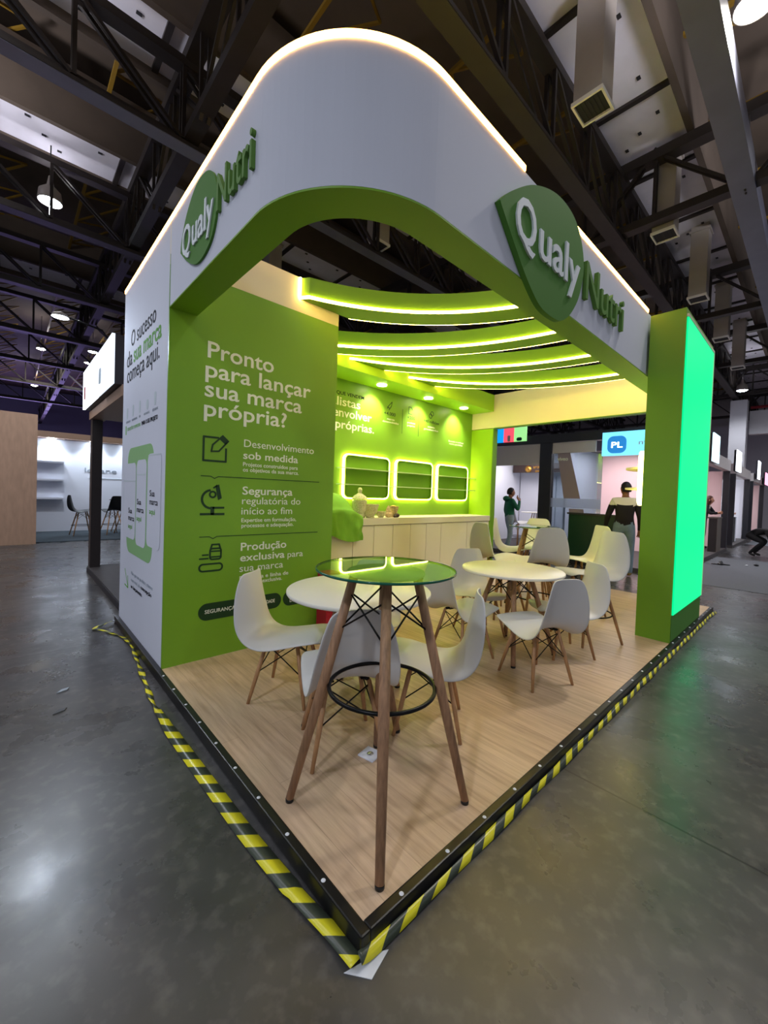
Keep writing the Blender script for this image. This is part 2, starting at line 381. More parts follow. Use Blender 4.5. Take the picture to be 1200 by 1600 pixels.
# ------------------------------------------------------------------ lettering
def text_geo(s, bold):
    cu = bpy.data.curves.new('t', 'FONT'); cu.body = s; cu.size = 1.0; cu.resolution_u = 3; cu.fill_mode = 'BOTH'; cu.extrude = 0.5; cu.offset = bold
    o = bpy.data.objects.new('t', cu); COL.objects.link(o)
    dg = bpy.context.evaluated_depsgraph_get(); me = bpy.data.meshes.new_from_object(o.evaluated_get(dg))
    v = [tuple(q.co) for q in me.vertices]; f = [tuple(q.vertices) for q in me.polygons]
    bpy.data.objects.remove(o); bpy.data.curves.remove(cu); bpy.data.meshes.remove(me); return v, f
CAPH = max(v[1] for v in text_geo('H', 0)[0])
def lettering(mb, s, O, U, V, cap, width=None, bold=0.0, depth=0.003, align='L', shear=0.0):
    # O: left end of the baseline; U along the line, V up; cap = capital height in metres
    O, U, V = Vector(O), Vector(U), Vector(V); N = U.cross(V); v, f = text_geo(s, bold); k = cap / CAPH
    if not v: return mb
    x0 = min(p[0] for p in v); x1 = max(p[0] for p in v); kx = (width / (x1 - x0)) if width else k
    sh = {'L': 0.0, 'C': -(x1 - x0) * kx / 2, 'R': -(x1 - x0) * kx}[align]
    return mb.add([O + U * ((p[0] - x0) * kx + sh) + V * (p[1] * k + (p[0] - x0) * kx * shear) + N * ((p[2] + 0.5) * depth) for p in v], f)
# ------------------------------------------------------------------ hall shell
structure('floor', MB().box((-30, -30, -0.2), (60, 70, 0.0)), 'concrete')
structure('ceiling', MB().box((-30, -30, 9.6), (60, 70, 9.8)), 'roof_dark')
wr = MB().box((33.6, -30, 0), (34, 70, 9.6)); structure('wall_right', wr, 'hall_wall')
wl = MB().box((-30, 47, 0), (33.6, 47.4, 9.6)); structure('wall_back', wl, 'hall_wall_violet_lit')
trim_n = [0]
def trim(mb, m):
    trim_n[0] += 1; return structure('trim_%d' % trim_n[0], mb, m)
# pale roof panels in strips, with battens and bolts
for (y0, y1, z) in ((0.85, 1.95, 8.1), (5.45, 6.5, 8.1), (8.75, 9.85, 8.1), (15.3, 16.6, 8.1), (-4.6, -3.4, 8.1)):
    r = trim(MB().box((-12, y0, z), (44, y1, z + 0.12)), 'roof_panel')
    b = MB(); q = MB()
    x = -11.0
    while x < 43:
        b.box((x, y0, z - 0.05), (x + 0.09, y1, z + 0.01))
        for (dx, dy) in ((0.5, 0.25), (1.0, 0.8), (1.6, 0.3), (0.75, 0.55)): q.box((x + dx, y0 + dy * (y1 - y0), z - 0.012), (x + dx + 0.07, y0 + dy * (y1 - y0) + 0.05, z))
        x += 1.95
    structure('batten', b, 'truss_steel', parent=r); structure('panel_bolt', q, 'panel_bolt', parent=r)
    structure('side_flashing', MB().box((-12, y0 - 0.1, z - 0.15), (44, y0, z + 1.0)).box((-12, y1, z - 0.15), (44, y1 + 0.1, z + 1.0)), 'roof_dark', parent=r)
# grey crane-rail beams along x
for (y, z, w) in ((0.06, 6.55, 0.30), (-9.2, 6.55, 0.3)):
    trim(MB().box((-12, y - w / 2, z), (45, y + w / 2, z + 0.34)), 'beam_grey')

def truss_x(y, ordinal, z0=6.5, z1=7.75, xa=-10, xb=44, wb=0.24):
    t = thing('roof_truss', 'long dark roof truss %s' % ordinal, 'truss', (xa, y, z0), group='long roof trusses')
    part('bottom_chord', MB().box((xa, y - wb / 2, z0), (xb, y + wb / 2, z0 + 0.05)).box((xa, y - 0.03, z0), (xb, y + 0.03, z0 + 0.16)), 'truss_steel', t, bevel=0)
    part('bottom_flange', MB().box((xa, y - wb / 2 + 0.005, z0 - 0.012), (xb, y + wb / 2 - 0.005, z0 - 0.001)), 'beam_grey' if abs(y - 5.66) < .1 else 'truss_steel', t)
    part('top_chord', MB().box((xa, y - 0.1, z1 - 0.12), (xb, y + 0.1, z1)), 'truss_steel', t)
    w = MB(); x = xa + 0.7; k = 0
    while x < xb - 1.3:
        for dy in (-0.06, 0.06):
            w.bar((x, y + dy, z0 + 0.1), (x, y + dy, z1 - 0.1), 0.05)
            w.bar((x + 0.02, y + dy, z1 - 0.1), (x + 1.25, y + dy, z0 + 0.1), 0.05)
        x += 1.28
    part('web_member', w, 'truss_steel', t); return t
for y, o in ((1.9, 'nearest the tall curved fascia'), (5.66, 'seen through the open top of the stand'), (9.45, 'behind the pale roof strip on the left'), (13.2, 'above the round hall lamp on the left'), (17.5, 'far left, beyond the second pale strip'), (22.0, 'far left above the wooden partition'), (27.0, 'far left above the white shelf booth'), (33.0, 'far left near the violet lit hall wall')):
    truss_x(y, o)
def truss_y(x, ordinal, z0=6.6, z1=7.9, ya=-14, yb=60):
    t = thing('roof_truss', 'dark roof truss crossing the hall, %s' % ordinal, 'truss', (x, ya, z0), group='cross roof trusses')
    part('bottom_chord', MB().box((x - 0.1, ya, z0), (x + 0.1, yb, z0 + 0.14)), 'truss_steel', t)
    part('top_chord', MB().box((x - 0.12, ya, z1 - 0.18), (x + 0.12, yb, z1)), 'truss_steel', t)
    w = MB(); y = ya + 0.3; k = 0
    while y < yb - 1.5:
        w.bar((x - 0.05, y, z0 + 0.1), (x - 0.05, y, z1 - 0.1), 0.045); w.bar((x + 0.05, y, z0 + 0.1), (x + 0.05, y, z1 - 0.1), 0.045)
        a, b = (z0, z1) if k % 2 else (z1, z0)
        for dx in (-0.05, 0.05): w.bar((x + dx, y, a + 0.05), (x + dx, y + 1.25, b - 0.05), 0.045)
        y += 1.25; k += 1
    part('web_member', w, 'truss_steel', t); return t
for x, o in ((1.05, 'behind the left end of the fascia'), (7.75, 'above the logo, past the first air duct'), (13.2, 'above the green screen pillar'), (18.5, 'second one past the green screen pillar'), (24.0, 'third one past the green screen pillar'), (30.0, 'furthest one, near the end wall')):
    truss_y(x, o)
# ochre purlins high under the dark roof
oc = MB(); y = -8.0
x = -8.0
while x < 42:
    oc.bar((x, -10, 8.75), (x, 40, 8.75), 0.06)
    yy = -9.0
    while yy < 38:
        oc.bar((x, yy, 8.75), (x + 1.05, yy + 0.7, 9.3), 0.04); oc.bar((x + 1.05, yy + 0.7, 9.3), (x, yy + 1.4, 8.75), 0.04); yy += 1.4
    x += 2.1
trim(oc, 'rafter_ochre')
# hanging air ducts
DUCTS = ((4.53, 1.20, 6.5, 'nearest one, right of the curved fascia'), (8.1, 1.20, 6.5, 'second one along the right roof strip'), (11.2, 1.2, 6.4, 'third one, above the green screen pillar'), (14.6, 1.2, 6.4, 'fourth one, right of the green screen pillar'), (18.2, 1.2, 6.4, 'fifth one, right of the green screen pillar'), (5.0, 5.85, 6.9, 'seen through the open top of the stand'), (4.2, 9.2, 6.9, 'behind the near end of the first ceiling slat'))
for x, y, z, o in DUCTS:
    t = thing('air_duct', 'hanging grey air duct, %s' % o, 'air duct', (x, y, z), group='hanging air ducts')
    part('duct_shaft', MB().box((x - 0.18, y - 0.17, z + 0.06), (x + 0.18, y + 0.17, 8.1)), 'duct_metal', t)
    part('duct_flange', MB().box((x - 0.21, y - 0.2, 7.95), (x + 0.21, y + 0.2, 8.0)), 'duct_metal', t)
    fr = MB()
    for a, b in (((-.2, -.19), (.2, -.165)), ((-.2, .165), (.2, .19)), ((-.2, -.165), (-.175, .165)), ((.175, -.165), (.2, .165))): fr.box((x + a[0], y + a[1], z), (x + b[0], y + b[1], z + 0.05))
    part('duct_rim', fr, 'duct_frame', t)
    g = MB().box((x - 0.175, y - 0.165, z + 0.03), (x + 0.175, y + 0.165, z + 0.04))
    for i in range(7): g.bar((x - 0.17, y - 0.15 + i * 0.05, z + 0.015), (x + 0.17, y - 0.15 + i * 0.05, z + 0.02), 0.004)
    part('grille', g, 'grille_dark', t)
# hall lamps
def highbay(x, y, z, o, power=1.0, cool=False, r=0.2):
    t = thing('hall_lamp', 'round hall lamp, %s' % o, 'hall lamp', (x, y, z), group='round hall lamps')
    part('lamp_housing', MB().lathe([(0.03, 0.5), (0.06, 0.32), (r * 0.9, 0.2), (r, 0.03), (r, 0.0), (r * 0.95, 0.0), (r * 0.93, 0.02), (0.0, 0.1)], (x, y, z), 24), 'duct_metal', t)
    part('lamp_lens', MB().lathe([(r * 0.92, 0.018), (r * 0.6, -0.03), (0.0, -0.05)], (x, y, z), 24), 'cool_lamp_face' if cool else 'lamp_face', t)
    part('hanging_rod', MB().tube([(x, y, z + 0.48), (x, y, 9.6)], 0.012, 6), 'black_metal', t)
    lamp('hall_light', 'SPOT', (x, y, z - 0.08), HIGHBAY_W * power, (1.0, 0.95, 0.88) if not cool else (0.86, 0.92, 1.0), 0.22, (0, 0, 0), math.radians(150), 0.6)
    lamp('added_uplight', 'SPOT', (x, y, z + 0.15), HIGHBAY_W * min(power, 1.0) * UP * (0.4 if cool else 1), (0.95, 0.93, 1.0), 0.22, (PI, 0, 0), math.radians(172), 0.3)  # added upward light, brightens the roof panels above
for x, y, o, p, c in ((-0.35, 9.6, 'nearest one on the left side', 1.6, 1), (5.08, -0.28, 'nearest one, top right corner', 1.0, 0), (0.2, 25.5, 'far left above the wooden partition', 1, 0), (0.3, 36.0, 'lowest far left above the wooden partition', 1, 0), (2.2, 26.5, 'far left above the glowing sign, right one of the pair', 1, 1), (2.1, 24.0, 'far left above the glowing sign, left one of the pair', 1, 1),
                      (20.0, 6.4, 'seen under the rear beam of the stand', 1, 0), (17.0, 3.9, 'small one just above the light blue sign', 1, 1), (22.0, 1.45, 'right of the green screen, beside the concrete column', 1, 1)):
    highbay(x, y, 7.0 if y < 15 and x < 15 else (8.0 if x < 15 else 6.4), o, p, c)
lamp('violet_wash', 'AREA', (0.0, 43.5, 2.6), 420, (0.50, 0.38, 1.0), 6.0, (math.radians(-115), 0, 0), size_y=1.0)
# unseen lamps added outside the frame to brighten roof, floor and walls
for x, y in ((-7, -2), (-7, 6), (-6.5, -8.5), (1.0, -7.5), (9, -7), (17, -5), (24, -5), (30, -6), (-2.5, 4.5), (-2.6, 8.0), (3.0, -1.4), (9.0, -2.2)):
    pw = 2.2 if x < -6.8 else (2.4 if x > 15 else (0.45 if x in (-2.5, -2.6, 3.0, 9.0) and y != -7 else 1.0))
    lamp('added_uplight', 'SPOT', (x, y, 7.1), HIGHBAY_W * UP, (0.95, 0.93, 1.0), 0.3, (PI, 0, 0), math.radians(172), 0.3)
    lamp('hall_light', 'SPOT', (x, y, 7.9), HIGHBAY_W * pw, (0.84, 0.90, 1.0) if x < -6.8 else (0.93, 0.94, 1.0), 0.3, (0, 0, 0), math.radians(150), 0.6)

# ------------------------------------------------------------------ the stand
Z0 = 0.07; HB = 2.855; HT = 3.5
d = thing('booth_platform', 'low raised floor of the green stand, pale oak laminate with black edge trim', 'platform', (3.1, 2.05, 0))
part('deck', MB().box((0, 0, 0.005), (6.3, 4.1, Z0)), 'laminate', d)
for nm, a, b in (('edge_trim', (-0.04, -0.04, 0.002), (0, 4.12, 0.076)), ('edge_trim', (0, -0.04, 0.002), (6.3, 0, 0.076))):
    part(nm, MB().box(a, b), 'black_plastic', d, bevel=0.006)
for k in range(24):
    x = 0.16 + k * 0.262; part('screw', MB().lathe([(0.0, 0.004), (0.006, 0.003), (0.009, 0)], (x, -0.022, 0.076), 10), 'paper', d)
for k in range(9):
    y = 0.2 + k * 0.262; part('screw', MB().lathe([(0.0, 0.004), (0.006, 0.003), (0.009, 0)], (-0.022, y, 0.076), 10), 'paper', d)

# storage block: green printed front, white printed side
sb = thing('storage_partition', 'tall closed partition block, green printed front and white printed side', 'partition wall', (0.8, 3.2, Z0))
part('green_panel', MB().box((0, 2.437, Z0), (1.57, 2.457, 3.178)), 'lime_print', sb)
part('cream_header', MB().box((0.0, 2.439, 3.18), (1.57, 2.459, HT)), 'cream_paint', sb)
part('white_panel', MB().box((0, 2.459, Z0), (0.02, 4.1, HT)), 'white_vinyl', sb)
part('inner_panel', MB().box((1.55, 2.46, Z0), (1.57, 3.95, HT)), 'lime_paint', sb)
part('rear_panel', MB().box((0.02, 4.08, Z0), (1.57, 4.1, HT)), 'white_vinyl', sb)
part('top_panel', MB().box((0.02, 2.46, HT - 0.04), (1.55, 4.08, HT - 0.01)), 'cream_paint', sb)
part('corner_seam', MB().box((-0.002, 2.4375, HB - 0.02), (0.0, 2.4405, HT - 0.25)), 'green_ink', sb)
UX, UZ, NY = (1, 0, 0), (0, 0, 1), (0, -1, 0)
def ink(name, m, lines, parent, y):
    mb = MB()
    for (s, x, z, cap, w, bold) in lines: lettering(mb, s, (x, y, z), UX, UZ, cap, w, bold, 0.002)
    return part(name, mb, m, parent)
Y = 2.437
ink('headline_lettering', 'white_ink', [('Pronto', .286, 2.548, .128, .582, .012), ('para lançar', .272, 2.39, .128, .992, .012), ('sua marca', .270, 2.232, .128, .90, .012), ('própria?', .268, 2.074, .128, .745, .012)], sb, Y).location.y -= 0
ink('service_lettering', 'white_ink', [('Desenvolvimento', .61, 1.855, .064, .71, 0), ('sob medida', .606, 1.752, .064, .54, .012), ('Projetos construídos para', .606, 1.688, .034, .54, .008), ('os objetivos da sua marca.', .606, 1.641, .034, .552, .008)], sb, Y)
ink('service_lettering', 'white_ink', [('Segurança', .607, 1.441, .068, .49, .012), ('regulatória do', .606, 1.356, .062, .58, 0), ('início ao fim', .602, 1.266, .062, .497, 0), ('Expertise em formulação,', .604, 1.199, .034, .54, .008), ('processos e adequação.', .606, 1.152, .034, .511, .008)], sb, Y)
ink('service_lettering', 'white_ink', [('Produção', .606, .949, .068, .442, .012), ('exclusiva', .603, .855, .064, .43, .012), ('para', 1.065, .853, .058, .167, 0), ('sua marca', .600, .763, .062, .42, 0), ('Estrutura e linha de', .602, .69, .034, .476, .008), ('produção exclusiva.', .602, .646, .034, .41, .008)], sb, Y)
FR = ((0, Y, 0), UX, UZ, NY)
def stroke(mb, pts, w, closed=False, y=Y):
    n = len(pts)
    for i in range(n if closed else n - 1):
        p, q = Vector((pts[i][0], pts[i][1])), Vector((pts[(i + 1) % n][0], pts[(i + 1) % n][1])); t = (q - p)
        if t.length < 1e-6: continue
        t.normalize(); nn = Vector((-t.y, t.x)) * w / 2; p = p - t * w * 0.3; q = q + t * w * 0.3
        mb.prism([tuple(p - nn), tuple(q - nn), tuple(q + nn), tuple(p + nn)], 0.0, 0.002 + 0.0001 * (i % 3), ((0, y, 0), UX, UZ, NY))
    return mb
def arc2(cx, cz, r, a0, a1, n=14, rz=None): return [(cx + r * math.cos(math.radians(a0 + (a1 - a0) * i / n)), cz + (rz or r) * math.sin(math.radians(a0 + (a1 - a0) * i / n))) for i in range(n + 1)]
def rrect(x0, z0, x1, z1, r, n=6):
    out = []
    for cx, cz, a in ((x1 - r, z1 - r, 0), (x0 + r, z1 - r, 90), (x0 + r, z0 + r, 180), (x1 - r, z0 + r, 270)): out += arc2(cx, cz, r, a, a + 90, n)
    return out
ic = MB(); stroke(ic, [(.39, 1.905), (.272, 1.905), (.272, 1.712), (.455, 1.712), (.455, 1.82)], .016)
stroke(ic, [(.335, 1.79), (.345, 1.845), (.425, 1.925), (.472, 1.885), (.395, 1.795)], .014, True)
ic.prism([(.425, 1.925), (.472, 1.885), (.448, 1.855), (.398, 1.895)], 0, .002, FR)
part('pencil_icon', ic, 'dark_green_ink', sb)
ic = MB(); stroke(ic, [(.262, 1.272), (.45, 1.272)], .018); stroke(ic, [(.36, 1.325), (.448, 1.325)], .016); stroke(ic, [(.355, 1.325), (.355, 1.275)], .03)
stroke(ic, arc2(.345, 1.395, .075, 100, 270), .018); stroke(ic, arc2(.355, 1.435, .024, 0, 360), .014)
ic.prism([(.375, 1.505), (.405, 1.52), (.43, 1.405), (.40, 1.388)], 0, .002, FR); stroke(ic, [(.362, 1.49), (.388, 1.51)], .014)
part('microscope_icon', ic, 'dark_green_ink', sb)
ic = MB(); stroke(ic, rrect(.345, .895, .435, .985, .02), .014, True); stroke(ic, [(.35, .985), (.36, 1.018), (.418, 1.018), (.428, .985)], .014); stroke(ic, [(.345, .962), (.435, .962)], .012); stroke(ic, [(.345, .915), (.435, .915)], .012)
stroke(ic, [(.262, .905), (.33, .905)], .012); stroke(ic, [(.285, .935), (.33, .935)], .012); stroke(ic, rrect(.262, .80, .448, .858, .028), .014, True)
part('bottle_icon', ic, 'dark_green_ink', sb)
for z, dz in ((1.585, 0), (1.085, 0)):
    ic = stroke(MB(), [(.258, z), (.335, z), (.366, z - .018), (.397, z), (1.392, z - 0.003)], .006); part('divider_line', ic, 'dark_green_ink', sb)
for x0, x1, ls in ((.262, .622, ['SEGURANÇA']), (.64, 1.01, ['LUCRATIVIDADE']), (1.03, 1.39, ['EXCLUSIVIDADE', 'DE MARCA'])):
    pb = part('pill_badge', MB().prism(rrect(x0, .388, x1, .53, .0708, 8), 0, .002, FR), 'dark_green_ink', sb)
    mb = MB()
    for i, s in enumerate(ls): lettering(mb, s, ((x0 + x1) / 2, Y - 0.0021, .445 if len(ls) == 1 else .47 - i * .05), UX, UZ, .03, None if len(s) < 12 else .24, .012, .001, 'C')
    part('badge_lettering', mb, 'white_ink', pb)
# white side (x = 0, read from -x): u runs towards -y
WF = lambda y, z: (0.0, y, z)
UY = (0, -1, 0)
def side_ink(name, m, lines):
    mb = MB()
    for (s, y, z, cap, w, bold) in lines: lettering(mb, s, WF(y, z), UY, UZ, cap, w, bold, 0.002)
    return part(name, mb, m, sb)
side_ink('side_headline_lettering', 'black_ink', [('O sucesso', 3.76, 2.86, .155, .93, 0), ('da', 3.94, 2.685, .155, .24, 0), ('começa aqui.', 3.92, 2.525, .155, 1.22, 0)])
side_ink('side_headline_lettering', 'green_ink', [('sua marca', 3.64, 2.685, .155, .99, .012)])
side_ink('caption_lettering', 'grey_ink', [('CÁPSULAS', 3.93, 2.115, .02, .2, 0), ('COMPRIMIDOS', 3.66, 2.115, .02, .22, 0), ('PÓ', 3.36, 2.115, .02, .05, 0), ('GOMAS', 3.18, 2.115, .02, .2, 0), ('LÍQUIDOS', 2.88, 2.115, .02, .17, 0)])
side_ink('slogan_lettering', 'black_ink', [('PARA O SEU PROJETO', 3.25, 2.035, .035, .54, .012)])
side_ink('slogan_lettering', 'soft_green_ink', [('SOLUÇÕES COMPLETAS', 3.86, 2.035, .03, .56, 0)])
SF = ((0, 0, 0), (0, -1, 0), UZ, (-1, 0, 0))
for i, y in enumerate((3.88, 3.62, 3.34, 3.06, 2.8)):
    ic = MB().prism(rrect(-y - .03, 2.16, -y + .03, 2.27, .02), 0, .0015, SF) if i != 3 else MB().prism(arc2(-y, 2.2, .045, 0, 360, 18)[:-1], 0, .0015, SF)
    part('product_icon', ic, 'pale_ink', sb)
part('product_icon', MB().prism(rrect(-3.95, 2.0, -3.9, 2.09, .01), 0, .0015, SF), 'soft_green_ink', sb)
part('rounded_graphic', MB().prism(rrect(-3.80, .82, -2.80, 1.85, .14, 8), 0, .0012, SF), 'soft_green_ink', sb)
for (y0, y1, z0, z1, cap, tz, tx) in ((3.97, 3.43, .96, 1.70, 1.52, 1.21, 3.72), (3.40, 3.03, .93, 1.72, 1.58, 1.31, 3.36), (2.99, 2.56, .97, 1.76, 1.74, 1.40, 2.90)):
    bt = part('bottle_graphic', MB().prism(rrect(-y0, z0, -y1, z1, .07, 8), 0.0013, .0026, SF), 'white_vinyl', sb)
    part('cap_line', MB().prism([(-y0 + .02, cap), (-y1 - .02, cap), (-y1 - .02, cap + .012), (-y0 + .02, cap + .012)], .0027, .0034, SF).prism([(-y0, z0 + .05), (-y0 + .012, z0 + .05), (-y0 + .012, z1 - .1), (-y0, z1 - .1)], .0027, .0034, SF), 'pale_ink', bt)
    mb = MB()
    for i, s in enumerate(('Sua', 'marca')): lettering(mb, s, (-0.0027, tx, tz - i * .07), UY, UZ, .05, .16 if i == 0 else .26, .012, .001)
    part('bottle_lettering', mb, 'black_ink', bt)
    part('bottle_lettering', lettering(MB(), 'aqui', (-0.0027, tx, tz - .15), UY, UZ, .045, .18, .012, .001), 'green_ink', bt)
ar = MB()
for p, q in (((-3.84, .63), (-3.68, .46)), ((-3.68, .46), (-3.70, .58)), ((-3.68, .46), (-3.84, .47))):
    p, q = Vector(p), Vector(q); t = (q - p).normalized(); n = Vector((-t.y, t.x)) * .006; ar.prism([tuple(p - n), tuple(q - n), tuple(q + n), tuple(p + n)], 0, .0015, SF)
part('arrow_graphic', ar, 'green_ink', sb)
side_ink('footer_lettering', 'grey_ink', [('Mais que um produto: criamos', 3.55, .62, .032, .80, 0), ('com você, da', 3.55, .555, .032, .36, 0)])
side_ink('footer_lettering', 'black_ink', [('concepção', 3.16, .555, .032, .38, .012), ('ao lançamento.', 3.55, .49, .032, .45, .012)])

# fascia band with rounded corner
arc = [(0.65 + 0.65 * math.cos(math.radians(180 + 90 * i / 22)), 0.985 + 0.65 * math.sin(math.radians(180 + 90 * i / 22))) for i in range(23)]
path = [(0, 2.437)] + arc + [(2.0, 0.335), (4.0, 0.335), (6.25, 0.335)]
fa = thing('fascia_band', 'tall white fascia band with a rounded corner, carried above the open stand front', 'fascia', (0.65, 0.985, HB))
part('white_skin', MB().sweep(path, [(0, HB + .004), (0, HT), (-0.018, HT), (-0.018, HB + .004)]), 'white_vinyl', fa)
part('soffit', MB().sweep(path, [(0, HB - .006), (0, HB + .003), (-0.2, HB + .003), (-0.2, HB - .006)]), 'lime_paint', fa)
part('inner_panel', MB().sweep(path, [(-0.182, HB + .004), (-0.182, HT), (-0.2, HT), (-0.2, HB + .004)]), 'cream_paint', fa)
part('top_lid', MB().sweep(path, [(-0.019, HT - .03), (-0.019, HT - .012), (-0.181, HT - .012), (-0.181, HT - .03)]), 'white_vinyl', fa)
part('led_strip', MB().sweep([(0, 4.1)] + path[:-3] + [(1.42, 0.335)], [(-0.016, HT + .001), (-0.016, HT + .034), (0.006, HT + .034), (0.006, HT + .001)]), 'amber_led', fa, label='glowing warm white light strip')
part('led_strip', MB().sweep([(2.06, 0.335), (4.05, 0.335)], [(-0.016, HT + .001), (-0.016, HT + .034), (0.006, HT + .034), (0.006, HT + .001)]), 'amber_led', fa, label='glowing warm white light strip')
LEAF = [(1.103, 3.151), (1.224, 3.263), (1.478, 3.432), (1.78, 3.535), (2.039, 3.527), (2.2, 3.419), (2.269, 3.236), (2.211, 3.016), (2.092, 2.854), (1.963, 2.758), (1.844, 2.725), (1.628, 2.735), (1.451, 2.832), (1.285, 2.974)]
def leaf_poly(pts, corner=0, n=6):
    P = pts[corner:] + pts[:corner] + [pts[corner]]; return smooth_open(P, n)[:-1]
lf = part('leaf_emblem', MB().prism(leaf_poly(LEAF), 0.002, 0.036, ((0, 0.335, 0), UX, UZ, NY)), 'leaf_green', fa, label='dark green leaf sign')
mb = MB(); lettering(mb, 'Q', (1.27, .299, 3.03), UX, UZ, .255, .24, .012, .012); lettering(mb, 'ualy', (1.56, .299, 3.03), UX, UZ, .255, .62, .012, .012)
part('emblem_lettering', mb, 'letter_white', lf)
part('sign_lettering', lettering(MB(), 'Nutri', (2.345, .334, 3.05), UX, UZ, .28, .87, .004, .03), 'letter_green', fa, label='raised green letters')
LEAF2 = [(-2.15, 3.131), (-2.13, 3.212), (-2.032, 3.345), (-1.848, 3.445), (-1.673, 3.435), (-1.54, 3.355), (-1.472, 3.215), (-1.485, 3.078), (-1.556, 2.976), (-1.693, 2.925), (-1.835, 2.935), (-2.0, 3.017)]
lf = part('leaf_emblem', MB().prism(leaf_poly(LEAF2), 0.001, 0.014, SF), 'leaf_green', fa, label='dark green leaf sign')
mb = MB(); lettering(mb, 'Q', (-.0145, 2.09, 3.065), UY, UZ, .19, .17, .012, .008); lettering(mb, 'ualy', (-.0145, 1.885, 3.065), UY, UZ, .19, .375, .012, .008)
part('emblem_lettering', mb, 'letter_white', lf)
part('sign_lettering', lettering(MB(), 'Nutri', (-.001, 1.455, 3.085), UY, UZ, .205, .46, .006, .022), 'letter_green', fa, label='raised green letters')

# rear beam and return wall
rb = thing('rear_beam', 'cream painted beam across the rear opening of the stand', 'beam', (6.17, 2.1, HB))
part('beam_panel', MB().box((6.1, 0.54, HB), (6.24, 3.95, HT)), 'cream_paint', rb); part('beam_soffit', MB().box((6.1, 0.54, HB - .012), (6.25, 3.43, HB - .001)), 'lime_paint', rb)
rw = thing('return_wall', 'narrow green return wall at the right end of the counter', 'wall panel', (6.17, 3.7, Z0))
part('wall_face', MB().box((6.1, 3.455, Z0), (6.24, 3.95, HB - .012)), 'lime_lit', rw); part('wall_edge', MB().box((6.1, 3.44, Z0), (6.25, 3.454, HB - .012)), 'lime_print', rw)
# back wall
bw = thing('back_wall', 'green printed back wall above the white counter', 'wall panel', (3.85, 4.0, Z0))
part('wall_face', MB().box((1.57, 3.95, Z0), (6.25, 4.03, HT)), 'lime_print', bw)
ink('headline_lettering', 'black_ink', [('MARCAS QUE VENDEM', 2.30, 2.945, .05, .89, .006)], bw, 3.95)
ink('headline_lettering', 'white_ink', [('Especialistas', 1.98, 2.785, .125, 1.14, .012), ('em desenvolver', 1.98, 2.62, .125, 1.38, .012), ('marcas próprias.', 1.98, 2.445, .125, 1.44, .012)], bw, 3.95)
ink('figure_lettering', 'dark_green_ink', [('+4.000', 3.63, 2.79, .055, .26, .01), ('+200', 4.18, 2.80, .055, .19, .01), ('+40 milhões', 4.605, 2.81, .05, .43, .01)], bw, 3.95)
ink('figure_caption_lettering', 'white_ink', [('marcas', 3.70, 2.715, .032, .17, .006), ('desenvolvidas', 3.60, 2.665, .032, .37, .006), ('produtos', 4.18, 2.725, .032, .2, .006), ('próprios', 4.18, 2.675, .032, .2, .006), ('unidades', 4.72, 2.725, .032, .2, .006), ('produzidas', 4.62, 2.675, .032, .4, .006)], bw, 3.95)
ink('caption_lettering', 'white_ink', [('Escaneie e conheça', 5.345, 2.535, .032, .48, .004), ('nosso portfólio', 5.37, 2.485, .032, .42, .004)], bw, 3.95)
for x in (4.058, 4.472): part('divider_line', stroke(MB(), [(x, 2.94), (x, 2.53)], .008, y=3.95), 'dark_green_ink', bw)
ic = MB(); stroke(ic, [(3.70, 2.92), (3.735, 2.955), (3.80, 3.02), (3.79, 2.95), (3.755, 2.905)], .012, True, 3.95); stroke(ic, [(3.70, 2.90), (3.72, 2.92)], .012, y=3.95); stroke(ic, [(3.735, 2.88), (3.75, 2.90)], .012, y=3.95)
part('rocket_icon', ic, 'dark_green_ink', bw)
ic = MB(); stroke(ic, [(4.21, 3.01), (4.21, 2.89), (4.30, 2.89)], .01, False, 3.95); stroke(ic, [(4.21, 3.01), (4.27, 3.01), (4.31, 2.965)], .01, y=3.95); part('document_icon', ic, 'dark_green_ink', bw)
ic = MB(); stroke(ic, arc2(4.79, 2.94, .04, 0, 360, 16), .012, y=3.95); stroke(ic, arc2(4.83, 2.985, .04, 0, 360, 16), .012, y=3.95); part('capsule_icon', ic, 'dark_green_ink', bw)
# illuminated frames on the back wall
def rring(x0, z0, x1, z1, r, w, n=6):
    o = rrect(x0, z0, x1, z1, r, n); i = rrect(x0 + w, z0 + w, x1 - w, z1 - w, max(r - w, .01), n); return o, i
def ring_prism(mb, o, i, w0, w1, fr):
    O, U, V, N = [Vector(q) for q in fr]; k = len(o); L = lambda p, w: O + U * p[0] + V * p[1] + N * w
    v = [L(p, w0) for p in o] + [L(p, w1) for p in o] + [L(p, w1) for p in i] + [L(p, w0) for p in i]; f = []
    for j in range(k):
        n = (j + 1) % k
        for a in range(4): b = (a + 1) % 4; f.append((a * k + j, a * k + n, b * k + n, b * k + j))
    return mb.add(v, f)
NF = ((0, 3.95, 0), UX, UZ, NY)
for x0, x1, o in ((2.81, 3.76, 'left one, behind the glass jars'), (3.91, 4.86, 'middle one of the three'), (5.0, 5.96, 'right one, next to the return wall')):
    t = thing('light_frame', 'glowing rounded frame on the back wall, %s' % o, 'light frame', ((x0 + x1) / 2, 3.95, 1.39), group='glowing frames on the back wall')
    a, b = rring(x0, 1.39, x1, 2.075, .09, .012); part('led_tube', ring_prism(MB(), a, b, 0.0, 0.045, NF), 'niche_led', t)
    a2, b2 = rring(x0 + .0225, 1.4125, x1 - .0225, 2.0525, .07, .006); part('glow_baffle', ring_prism(MB(), a2, b2, 0.0, 0.05, NF), 'lime_paint', t)  # ring added to keep the tube's glow off the backing panel
    part('backing_panel', MB().prism(rrect(x0 + .03, 1.42, x1 - .03, 2.045, .06), 0.0, .006, NF), 'lime_paint', t)
